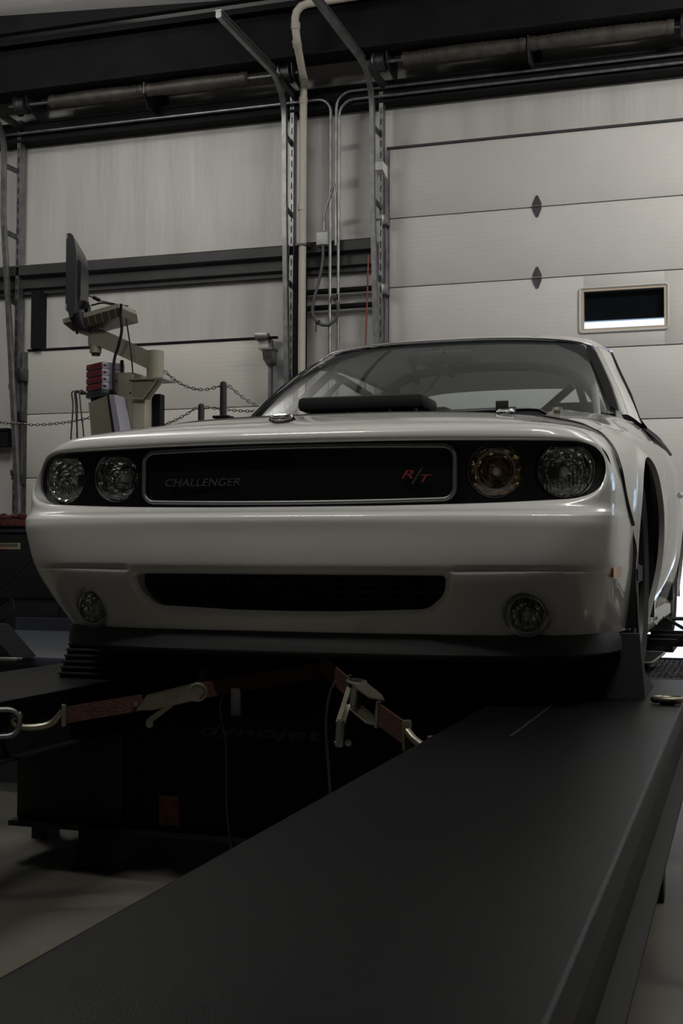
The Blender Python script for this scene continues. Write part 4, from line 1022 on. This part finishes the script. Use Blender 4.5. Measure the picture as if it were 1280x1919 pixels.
# ---- ratchet straps
def ratchet(label, A, B, C_, D, hookp, w=.042, twist=False):
    """A hook end, B..C ratchet body, D car end ; ribbon stands on edge facing the camera"""
    A, B, C_, D = map(Vector, (A, B, C_, D)); t = empty('ratchet_strap', A, label, 'ratchet strap', 'ratchet tie-down straps')
    tt = (C_-B).normalized(); up = Vector((0, 0, 1)); up = (up-tt*up.dot(tt)).normalized(); nn = tt.cross(up).normalized()
    if nn.y > 0: nn = -nn
    def ribbon(P, Q, ww, th, off=0):
        d = (Q-P).normalized(); u2 = (Vector((0, 0, 1))-d*d.z).normalized(); n2 = d.cross(u2)
        return MB().prism([P-u2*ww/2+n2*off, P+u2*ww/2+n2*off, Q+u2*ww/2+n2*off, Q-u2*ww/2+n2*off], n2*th)
    ribbon(A, B+tt*.02, w, .004).build('webbing', strapm, t); ribbon(C_-tt*.02, D, w, .004).build('webbing', strapm, t)
    # flat end fitting and hook
    mb = MB(); d = (B-A).normalized(); mb.box(A, (.012, .02, w*1.35), .003, Matrix.Rotation(math.atan2(d.y, d.x), 3, 'Z')); mb.build('end_fitting', zinc, t)
    hp = [tuple(p) for p in catmull(np.array([tuple(A+up*.01), *hookp]), np.linspace(0, len(hookp), 26))]
    MB().tube(hp, .009, 8).build('hook', zinc, t, 60)
    if twist: up, nn = nn, up
    # ratchet: two side plates, spool, handle with grip bar
    L = (C_-B).length
    for k in (-1, 1):
        o = B+up*(k*w*.62)
        pl = [o-nn*.014, o+tt*L*.25-nn*.022, o+tt*L-nn*.020, o+tt*(L+.02), o+tt*L+nn*.020, o+tt*L*.2+nn*.014]
        MB().prism(pl, up*.004).build('side_plate', zinc, t, 20)
    MB().tube([C_-up*w*.7, C_+up*w*.7], .015, 12).build('spool', satin, t)
    MB().lathe(C_+up*w*.62, up, [(.026, 0), (.026, .004), (.02, .006), (.02, 0)], 14).build('ratchet_gear', zinc, t)
    hd = (-tt*.8-nn*.40-up*.1).normalized() if twist else (-tt*.8+nn*.45-up*.35).normalized()
    for k in (-1, 1):
        p = C_+up*(k*w*.5)+nn*.01; MB().prism([p, p+nn*.012, p+hd*L*.95+nn*.012, p+hd*L*.95], up*.003).build('handle_plate', zinc, t, 20)
    q = C_+hd*L*.95+nn*.01
    MB().tube([q-up*w*.62, q+up*w*.62], .010, 10).build('handle_grip', satin, t)
    MB().tube([B-up*w*.62, B+up*w*.62], .006, 8).build('slot_bolt', satin, t)
    return t
ratchet('rusty red ratchet strap hooked to the left runway', (-.555, -.12, .109), (-.40, -.02, .134), (-.255, .05, .166), (.0, .40, .205),
        [(-.585, -.13, .088), (-.625, -.15, .078), (-.665, -.17, .083), (-.672, -.172, .102), (-.65, -.165, .112)], .042, True)
ratchet('rusty red ratchet strap hooked to the right runway', (.425, -.36, .133), (.325, -.24, .160), (.235, -.12, .190), (.03, .22, .235),
        [(.445, -.375, .128), (.47, -.385, .115), (.486, -.39, .12), (.488, -.392, .138)], .05)
def dring(c, label, w, h, rot):
    c = Vector(c); R = Matrix.Rotation(rot, 3, 'Z'); pts = round_poly([(-w, -h), (w, -h), (w, h), (-w, h)], [.012, .03, .03, .012], 5)
    P_ = [tuple(c+R @ Vector((x, 0, z))) for x, z in pts]; return thing(MB().tube(P_+P_[:2], .0075, 8, False), 'tie_ring', galv, label, 'ring', 'tie-down rings', smooth=60)
dring((-.688, -.195, .092), 'steel tie-down ring on the left runway edge', .042, .034, .6)
sh = empty('shackle', (.935, .36, RZ), 'steel shackle lying on the right runway edge', 'shackle')
P_ = [(.900, .345, RZ+.012), (.905, .375, RZ+.012), (.93, .385, RZ+.012), (.965, .38, RZ+.012), (.972, .36, RZ+.012), (.968, .335, RZ+.012), (.93, .330, RZ+.012), (.903, .335, RZ+.012), (.900, .345, RZ+.012)]
MB().tube(P_, .0085, 8, False).build('bow', zinc, sh, 60); MB().b2((.915, .335, RZ), (.955, .372, RZ+.016), .004).build('pin_block', satin, sh)

# ---- decks behind the front wheels
mesh_m = mat('expanded_metal', (.055, .055, .06), .4, .6, bump=0.9, bscale=150)
dk = empty('expanded_metal_deck', (.95, 1.8, FZ), 'expanded metal walkway behind the right front wheel', 'walkway')
mb = MB()
for i in range(26):
    y = 1.36+i*.034
    mb.tube([(x, y+(.010 if k % 2 else -.010), .118) for k, x in enumerate(np.linspace(.66, 1.30, 33))], .0026, 4, False)
for i in range(26):
    y = 1.36+i*.034+.017
    mb.tube([(x, y+(-.010 if k % 2 else .010), .118) for k, x in enumerate(np.linspace(.66, 1.30, 33))], .0026, 4, False)
o_ = mb.build('mesh_panel', mesh_m, dk); o_['kind'] = 'stuff'
mb = MB(); mb.b2((.64, 1.30, .085), (1.32, 1.335, .125)); mb.b2((.64, 2.235, .085), (1.32, 2.27, .125)); mb.b2((1.285, 1.30, .085), (1.32, 2.27, .125)); mb.b2((.64, 1.30, .085), (.66, 2.27, .125))
for x, y in ((.66, 1.32), (1.29, 1.32), (.66, 2.24), (1.29, 2.24)): mb.b2((x-.015, y-.015, FZ), (x+.015, y+.015, .09))
mb.build('deck_frame', rampside, dk)
pd = empty('foot_pad', (.775, 1.75, .12), 'small black pad with pale rim on the metal walkway', 'pad')
pl = round_poly([(-.055, -.15), (.055, -.15), (.055, .15), (-.055, .15)], .022, 5); R_ = Matrix.Rotation(-.1, 3, 'Z')
Pp = [Vector((.775, 1.72, .150))+R_ @ Vector((x, y, .06*(y+.15))) for x, y in pl]
MB().prism(Pp, (0, 0, .008)).build('pad_plate', MATS['frit_black'], pd, 20); MB().tube([p+Vector((0, 0, .006)) for p in Pp+Pp[:2]], .004, 6, False).build('pad_rim', mat('pale_rim', (.35, .33, .28), .5), pd, 60)
MB().b2((.755, 1.70, .12), (.795, 1.76, .155)).build('pad_foot', black, pd)
fr_ = empty('frame_rack', (1.05, 3.2, FZ), 'low steel rack with crossed braces beyond the right walkway', 'rack')
for y in (2.5, 2.85, 3.2): MB().b2((.70, y, .155), (1.6, y+.04, .185)).build('cross_bar', rampside, fr_)
for x in (.74, 1.0, 1.26): MB().b2((x, 2.5, .13), (x+.10, 3.24, .155)).build('tread_plank', bluesteel, fr_)
MB().tube([(.81, 2.45, .28), (1.14, 2.5, .08)], .008, 6).build('brace', rampside, fr_); MB().tube([(.74, 2.5, .08), (1.0, 2.46, .30)], .008, 6).build('brace', rampside, fr_)
MB().tube([(.80, 2.46, .275), (1.6, 2.46, .28)], .009, 6).build('hand_rail', rampside, fr_)
for x in (.72, 1.58):
    for y in (2.52, 3.22): MB().b2((x-.018, y-.018, FZ), (x+.018, y+.018, .155)).build('leg', rampside, fr_)
ld = empty('side_deck', (-1.6, 2.0, FZ), 'blue-grey steel side deck behind the left runway', 'walkway')
MB().b2((-2.6, 1.28, .10), (-.95, 2.9, .135), .006).build('deck_plate', bluesteel, ld)
MB().b2((-2.6, 1.40, .0), (-.95, 1.44, .10)).build('deck_edge', mat('navy_steel', (.018, .022, .035), .4), ld)
MB().b2((-2.6, 2.9, .10), (-.95, 2.94, .20)).build('curb', bluesteel, ld)
for x in (-2.5, -1.0):
    for y in (1.45, 2.85): MB().b2((x-.03, y-.03, FZ), (x+.03, y+.03, .10)).build('leg', rampside, ld)
wd = empty('ramp_wedge', (-1.62, 1.2, RZ), 'black wedge block with bolts at the left picture edge', 'wedge')
mb = MB(); mb.prism([(-1.95, 1.10, .137), (-1.475, 1.10, .137), (-1.485, 1.10, .150), (-1.60, 1.10, .262), (-1.95, 1.10, .27)], (0, .16, 0)); mb.build('wedge_body', dynom, wd, 20)
for x, z in ((-1.585, .215), (-1.565, .200)): MB().lathe((x, 1.098, z), (0, -1, 0), [(.008, 0), (.007, .005), (.0005, .006)], 10).build('bolt', satin, wd)
MB().b2((-1.62, 1.05, .137), (-1.43, 1.09, .148), .003).build('toe_plate', galv, wd)

# ---- tool cabinet at the left edge
tc_ = empty('tool_cabinet', (-3.0, 3.4, FZ), 'black tool cabinet with worn red top at the left edge', 'cabinet')
MB().b2((-3.9, 3.1, FZ), (-2.40, 3.7, .69), .01).build('body', mat('cabinet_black', (.012, .012, .014), .4), tc_)
redm = mat('red_brown_mat', (.13, .035, .03), .75, var=.5, vscale=18, bump=.8, bscale=40)
MB().b2((-3.92, 3.06, .695), (-2.38, 3.72, .745), .012).build('top_mat', redm, tc_)
mb = MB(); random.seed(3)
for k in range(60):
    x = -3.3+k*.0155; mb.box((x, 3.07, .745+random.uniform(0, .01)), (.02, .03, random.uniform(.012, .03)), .004)
o_ = mb.build('torn_edge', redm, tc_); o_['kind'] = 'stuff'
MB().b2((-3.9, 3.085, .665), (-2.40, 3.10, .69)).build('top_trim', bluesteel, tc_)
lb = MB().b2((-2.86, 3.094, .535), (-2.70, 3.0995, .605)).build('label_plate', mat('label_cream', (.42, .36, .26), .6), tc_)
MB().b2((-2.85, 3.0925, .545), (-2.79, 3.0945, .575)).build('label_mark', mat('label_orange', (.5, .16, .03), .6), lb)
for k in range(3): MB().b2((-2.85, 3.0925, .583+k*.007), (-2.715, 3.0942, .586+k*.007)).build('label_line', black, lb)
for z in (.30, .0): MB().b2((-3.85, 3.085, z), (-2.45, 3.10, z+.27), .004).build('drawer', MATS['cabinet_black'], tc_)
for pts, lab in (([(-2.9, 2.6, .135), (-2.62, 2.75, .35), (-2.50, 2.95, .55), (-2.46, 3.07, .66)], 'thin black cable against the black tool cabinet'),
                 ([(-2.4, 2.2, .14), (-2.25, 2.3, .25), (-2.32, 2.4, .32), (-2.45, 2.45, .25), (-2.6, 2.5, .14)], 'loose cable loop on the left side deck')):
    thing(MB().tube([tuple(p) for p in catmull(np.array(pts), np.linspace(0, len(pts)-1, 24))], .006, 6), 'cable', MATS['frit_black'], lab, 'cable', smooth=60)
for pts, lab in (([(-1.32, 1.5, .14), (-1.2, 1.55, .22), (-1.08, 1.6, .33)], 'thin prop rod leaning left of the bumper'),
                 ([(-1.22, 1.35, .14), (-1.12, 1.4, .21), (-1.0, 1.45, .30)], 'short prop rod leaning beside the ribbed chock')):
    thing(MB().tube(pts, .007, 6), 'prop_rod', black, lab, 'rod', smooth=60)

# ================================================================== OPERATOR CONSOLE
cream = mat('cream_enamel', (.36, .34, .27), .42, var=.05)
creamd = mat('grey_cream_enamel', (.25, .23, .18), .45, var=.05)
CY = 3.2
co = empty('console_arm', (-2.02, CY, FZ), 'cream swivel arm on a steel column behind the car', 'monitor arm')
MB().b2((-2.185, CY-.02, FZ), (-2.062, CY+.16, 1.545), .004).build('column', creamd, co)
MB().b2((-2.062, CY-.02, FZ), (-1.985, CY+.16, 1.42), .004).build('column_side', cream, co)
MB().b2((-2.25, CY-.1, FZ), (-1.85, CY+.25, FZ+.02)).build('base_plate', steel_dk, co)
MB().b2((-1.98, CY+.06, FZ), (-1.935, CY+.12, 1.43)).build('rear_post', steel_dk, co)
mb = MB(); mb.prism([(-2.062, CY-.03, 1.505), (-1.875, CY-.03, 1.488), (-1.953, CY-.03, 1.388), (-2.05, CY-.03, 1.395)], (0, .012, 0)); mb.build('gusset', creamd, co, 20)
mb = MB(); mb.b2((-2.06, CY-.045, 1.498), (-1.87, CY+.14, 1.506)); mb.build('top_plate', cream, co)
MB().tube([(-1.905, CY-.04, 1.494), (-1.985, CY-.04, 1.39), (-2.055, CY-.04, 1.395)], .006, 6).build('gusset_edge', cream, co, 60)
MB().tube([(-1.955, CY+.04, 1.50), (-1.955, CY+.04, 1.665)], .048, 20).build('swivel_post', cream, co, 40)
d = (Vector((-2.30, CY-.02, 1.765))-Vector((-1.95, CY+.04, 1.60))).normalized()
mb = MB(); mb.sweep([(-1.95, CY+.04, 1.595), (-2.20, CY+.0, 1.715), (-2.27, CY-.01, 1.745), (-2.325, CY-.02, 1.748)], [(-.038, -.046), (.038, -.046), (.038, .046), (-.038, .046)]); mb.build('arm', creamd, co, 30)
MB().tube([(-2.292, CY-.02, 1.66), (-2.292, CY-.02, 1.80)], .032, 18).build('end_pivot', cream, co, 40)
MB().tube([(-2.29, CY-.02, 1.645), (-2.29, CY-.02, 1.68)], .024, 14).build('pivot_cap', black, co, 40)
for x, z in ((-2.075, 1.50), (-2.075, 1.43), (-2.165, 1.50), (-2.165, 1.43)): MB().lathe((x, CY-.02, z), (0, -1, 0), [(.006, 0), (.005, .004), (.0005, .005)], 8).build('bolt', black, co)

# keyboard tray
kt = empty('keyboard_tray', (-2.28, CY, 1.80), 'tilted cream keyboard tray on the swivel arm', 'tray')
def tr(x, y, z): return Vector((-2.265, CY-.02, 1.835))+Matrix.Rotation(-.20, 3, 'Y') @ Vector((x, y, z))
mb = MB(); mb.add([tr(x, y, z) for x in (-.175, .175) for y in (-.10, .11) for z in (.015, .040)], [(0, 1, 3, 2), (4, 6, 7, 5), (0, 4, 5, 1), (2, 3, 7, 6), (0, 2, 6, 4), (1, 5, 7, 3)]); mb.build('tray_rim', cream, kt)
brown = mat('tray_underside', (.10, .08, .06), .3, .3)
mb = MB(); mb.add([tr(*p) for p in ((-.175, -.10, .016), (.175, -.10, .016), (.175, .11, .016), (-.175, .11, .016), (-.135, -.08, -.035), (.18, -.095, -.035), (.18, .10, -.035), (-.135, .08, -.035))], [(0, 1, 5, 4), (1, 2, 6, 5), (2, 3, 7, 6), (3, 0, 4, 7), (4, 5, 6, 7)]); mb.build('tray_pan', brown, kt, 20)
for k in range(5):
    x = -.02+k*.042; MB().add([tr(x, -.104, .0), tr(x+.003, -.104, .0), tr(x+.003, -.104, .014), tr(x, -.104, .014), tr(x, -.097, -.036), tr(x+.003, -.097, -.036)], [(0, 1, 2, 3), (0, 4, 5, 1)]).build('wire_bar', cream, kt, 0)
MB().box(tr(-.075, -.02, .0), (.06, .21, .10), .012, Matrix.Rotation(-.20, 3, 'Y')).build('clamp', black, kt)
MB().lathe(tr(-.12, -.06, -.035), (0, 0, -1), [(.008, 0), (.008, .015), (.0005, .018)], 8).build('clamp_knob', black, kt)

# monitor seen edge-on
mo = empty('monitor', (-2.43, CY, 1.86), 'black flat monitor seen edge-on above the keyboard tray', 'monitor')
R_ = Matrix.Rotation(math.radians(-69), 3, 'Z')
def mp_(x, y, z): return Vector((-2.455, CY+.05, 2.075))+R_ @ Vector((x, y, z))
def slab(prof, w):    # prof: (y,z) side profile, extruded over x
    mb = MB(); n = len(prof); mb.add([mp_(-w, y, z) for y, z in prof]+[mp_(w, y, z) for y, z in prof], [tuple(range(n-1, -1, -1)), tuple(range(n, 2*n))]+[(i, (i+1) % n, n+(i+1) % n, n+i) for i in range(n)]); return mb
monm = mat('monitor_black', (.022, .022, .028), .35)
slab([(-.022, -.165), (-.022, .225), (.0, .225), (.012, .215), (.022, .18), (.03, .12), (.03, -.16), (.018, -.235), (.0, -.245), (-.01, -.20)], .24).build('housing', monm, mo, 25)
slab([(.03, .10), (.045, .085), (.045, -.10), (.03, -.15)], .15).build('rear_cover', monm, mo, 25)
slab([(-.026, -.16), (-.026, .222), (-.0215, .222), (-.0215, -.16)], .225).build('screen', mat('screen_dark', (.01, .012, .015), .15), mo, 25)
for a, b_ in ((-.195, -.165), (.195, .225)): slab([(-.024, a), (-.024, b_), (-.016, b_), (-.016, a)], .242).build('bezel_corner', mat('bezel_grey', (.30, .31, .33), .4), mo, 25)
for k in range(5): MB().box(mp_(-.2405, -.006, -.06-k*.018), (.004, .012, .006), 0, R_).build('button', satin, mo)
MB().tube([mp_(0, .05, -.10), mp_(0, .07, -.18), mp_(.02, .10, -.24)], .018, 8).build('stand_neck', black, mo, 60)
MB().tube([mp_(-.03, .055, -.13), mp_(.03, .055, -.13)], .022, 10).build('stand_joint', black, mo, 60)
def cable(pts, r, lab, m=black, extra=None):
    P3 = [tuple(p) for p in catmull(np.array(pts), np.linspace(0, len(pts)-1, 30))]
    if not extra: return thing(MB().tube(P3, r, 6), 'cable', m, lab, 'cable', smooth=60)
    t = empty('cable', pts[0], lab, 'cable'); MB().tube(P3, r, 6).build('cord', m, t, 60); MB().tube(extra, .011, 10).build('ferrite_bead', m, t, 60); return t
cable([(-2.375, 3.24, 2.00), (-2.30, 3.22, 1.965), (-2.21, 3.2, 1.94), (-2.12, 3.19, 1.915)], .0035, 'thin cable with a bead from monitor to tray', extra=[(-2.335, 3.23, 1.985), (-2.295, 3.22, 1.965)])
cable([(-2.36, 3.25, 1.945), (-2.28, 3.23, 1.95), (-2.20, 3.2, 1.93), (-2.10, 3.19, 1.915)], .005, 'thicker cable from the monitor joint to the tray')
cable([(-2.075, 3.06, 1.90), (-2.085, 3.08, 1.83), (-2.09, 3.1, 1.76), (-2.12, 3.12, 1.68), (-2.15, 3.13, 1.60), (-2.155, 3.14, 1.45), (-2.16, 3.15, 1.42)], .008, 'black cable hanging from the tray down the column')
cable([(-2.065, 3.1, 1.83), (-2.055, 3.12, 1.72), (-2.05, 3.14, 1.62), (-2.05, 3.16, 1.53)], .004, 'thin second cable hanging from the tray end')
thing(MB().tube([(-2.165, 3.25, 1.545), (-2.165, 3.25, 1.625)], .010, 8), 'antenna', black, 'short black antenna beside the red module stack', 'antenna', smooth=60)

# stacked modules, each its own box
modred = mat('module_red', (.17, .025, .028), .4); modlav = mat('module_lavender', (.36, .35, .43), .4); moddk = mat('module_dark', (.02, .025, .028), .45)
ordn = ['topmost', 'second from top', 'middle', 'fourth from top', 'lowest dark-fronted']
RM = Matrix.Rotation(math.radians(-32), 3, 'Z'); MC = Vector((-2.265, CY+.05, 0))
for k in range(5):
    z1 = 1.606-k*.0385; hgt = .0375
    m_ = empty('data_module', (MC.x, MC.y, z1-hgt), ordn[k]+(' red-fronted' if k < 4 else '')+' module of the stack on the console', 'electronics box', 'stacked data modules')
    MB().box(MC+Vector((0, 0, z1-hgt/2)), (.17, .14, hgt), .003, RM).build('case', modlav if k < 4 else moddk, m_)
    MB().box(MC+RM @ Vector((-.0, -.072, 0))+Vector((0, 0, z1-hgt/2)), (.168, .010, hgt*.86), .002, RM).build('front_plate', modred if k < 4 else moddk, m_)
    MB().box(MC+RM @ Vector((.0862, -.055, 0))+Vector((0, 0, z1-hgt/2)), (.004, .018, .012), .001, RM).build('side_latch', black, m_)
    MB().box(MC+RM @ Vector((.0, -.078, 0))+Vector((0, 0, z1-hgt+.004)), (.168, .003, .003), 0, RM).build('trim_line', satin, m_)
thing(MB().b2((-2.33, CY+.0, 1.395), (-2.18, CY+.12, 1.4135)), 'module_shelf', black, 'black shelf bracket carrying the red module stack', 'shelf')
for k, (x, y, lab) in enumerate(((-2.395, 3.12, 'leftmost'), (-2.38, 3.14, 'second'), (-2.365, 3.10, 'third'), (-2.33, 3.09, 'rightmost'))):
    thing(MB().tube([tuple(p) for p in catmull(np.array([(-2.36+.01*k, 3.16, 1.43), (x-.006, y, 1.44), (x, y, 1.35), (x+.012*(k-1), y, 1.1), (x, y, .6)]), np.linspace(0, 4, 24))], .0045, 6), 'cable', cab, lab+' of four cables hanging below the module stack', 'cable', smooth=60)
cbx = empty('control_box', (-2.150, CY-.12, FZ), 'sloping grey control box beside the red module stack', 'control box')
mb = MB(); mb.prism([(-2.255, CY-.16, 1.365), (-2.135, CY-.16, 1.402), (-2.080, CY-.16, 1.10), (-2.225, CY-.16, 1.10)], (0, .12, 0)); mb.build('housing', creamd, cbx, 20)
mb = MB(); mb.prism([(-2.135, CY-.165, 1.404), (-2.098, CY-.165, 1.404), (-2.035, CY-.165, 1.10), (-2.080, CY-.165, 1.10)], (0, .13, 0)); mb.build('side_panel', modlav, cbx, 20)
mb = MB(); mb.prism([(-2.140, CY-.168, 1.404), (-2.128, CY-.168, 1.404), (-2.072, CY-.168, 1.10), (-2.088, CY-.168, 1.10)], (0, .14, 0)); mb.build('dark_strip', black, cbx, 20)
MB().b2((-2.265, CY-.10, 1.10), (-2.248, CY-.04, 1.375)).build('red_edge', modred, cbx)
MB().b2((-2.220, CY-.14, FZ), (-2.080, CY-.05, 1.10)).build('pedestal', steel_dk, cbx)

# ---- stanchion posts and chains
def stanchion(x, y, top, r, label, collar):
    t = empty('stanchion_post', (x, y, FZ), label, 'post', 'chain barrier posts')
    MB().tube([(x, y, FZ), (x, y, top-.02), (x, y, top-.006), (x, y, top)], [r, r, r*.9, r*.35], 14).build('pole', mat('post_black', (.022, .022, .024), .35), t, 50)
    MB().tube([(x, y, FZ), (x, y, FZ+.015)], r*5, 20).build('base', steel_dk, t, 40)
    MB().tube([(x-r*1.7, y, top-.03), (x+r*1.7, y, top-.03)], .005, 6).build('chain_eye', galv, t, 60)
    if collar: MB().box((x, y, collar), (.10, .08, .014), .003).build('collar_plate', steel_dk, t)
stanchion(-1.658, 3.5, 1.522, .020, 'taller black chain post beside the windshield pillar', 1.318)
stanchion(-1.972, 3.9, 1.455, .020, 'shorter black chain post beside the console', None)
chm = mat('chain_steel', (.13, .125, .12), .4, .8)
def chain(a, b, sag, label):
    a, b = Vector(a), Vector(b); n = max(6, int((b-a).length*1.02/.0215)); mb = MB()
    for k in range(n):
        t0, t1 = (k-.15)/n, (k+1.15)/n
        f = lambda t: a.lerp(b, t)-Vector((0, 0, 4*sag*t*(1-t)))
        p, q = f(t0), f(t1); d = (q-p).normalized(); x, y, _ = frame_of(d); w = x if k % 2 else y; L = (q-p).length/2; c = (p+q)/2
        pts = []
        for j in range(9):
            an = 2*pi*j/8; pts.append(c+d*(L*math.cos(an))+w*(.0075*math.sin(an)))
        mb.tube(pts, .0026, 4, False)
    return thing(mb, 'chain', chm, label, 'chain', 'barrier chains', smooth=60)
chain((-1.905, 3.25, 1.555), (-1.685, 3.5, 1.497), .055, 'chain sagging from the console arm to the taller post')
chain((-1.625, 3.5, 1.497), (-1.35, 3.5, 1.34), .025, 'chain falling from the taller post behind the windshield')
chain((-2.36, 3.9, 1.318), (-2.005, 3.9, 1.432), .03, 'chain rising along the fender line to the shorter post')
chain((-1.94, 3.9, 1.432), (-1.45, 3.9, 1.395), .012, 'chain running from the shorter post behind the windshield')
chain((-3.35, 3.4, 1.40), (-2.31, 3.4, 1.36), .08, 'long chain crossing the left door track to the console')
thing(MB().tube([(-3.36, 3.4, .746), (-3.36, 3.4, 1.43)], .02, 12), 'chain_anchor_post', steel_dk, 'black post on the tool cabinet holding the long chain', 'post', smooth=50)
# hose hanging under the right runway
hs = [tuple(p) for p in catmull(np.array([(1.02, .5, .04), (1.03, .3, -.05), (1.035, .1, -.15), (1.03, .0, -.26), (1.04, -.1, -.35), (1.05, -.3, -.40), (1.10, -.7, -.405)]), np.linspace(0, 6, 50))]
thing(MB().tube(hs, [.014+.003*(k % 2) for k in range(50)], 8), 'hose', black, 'ribbed black hose hanging below the right runway edge', 'hose', smooth=60)
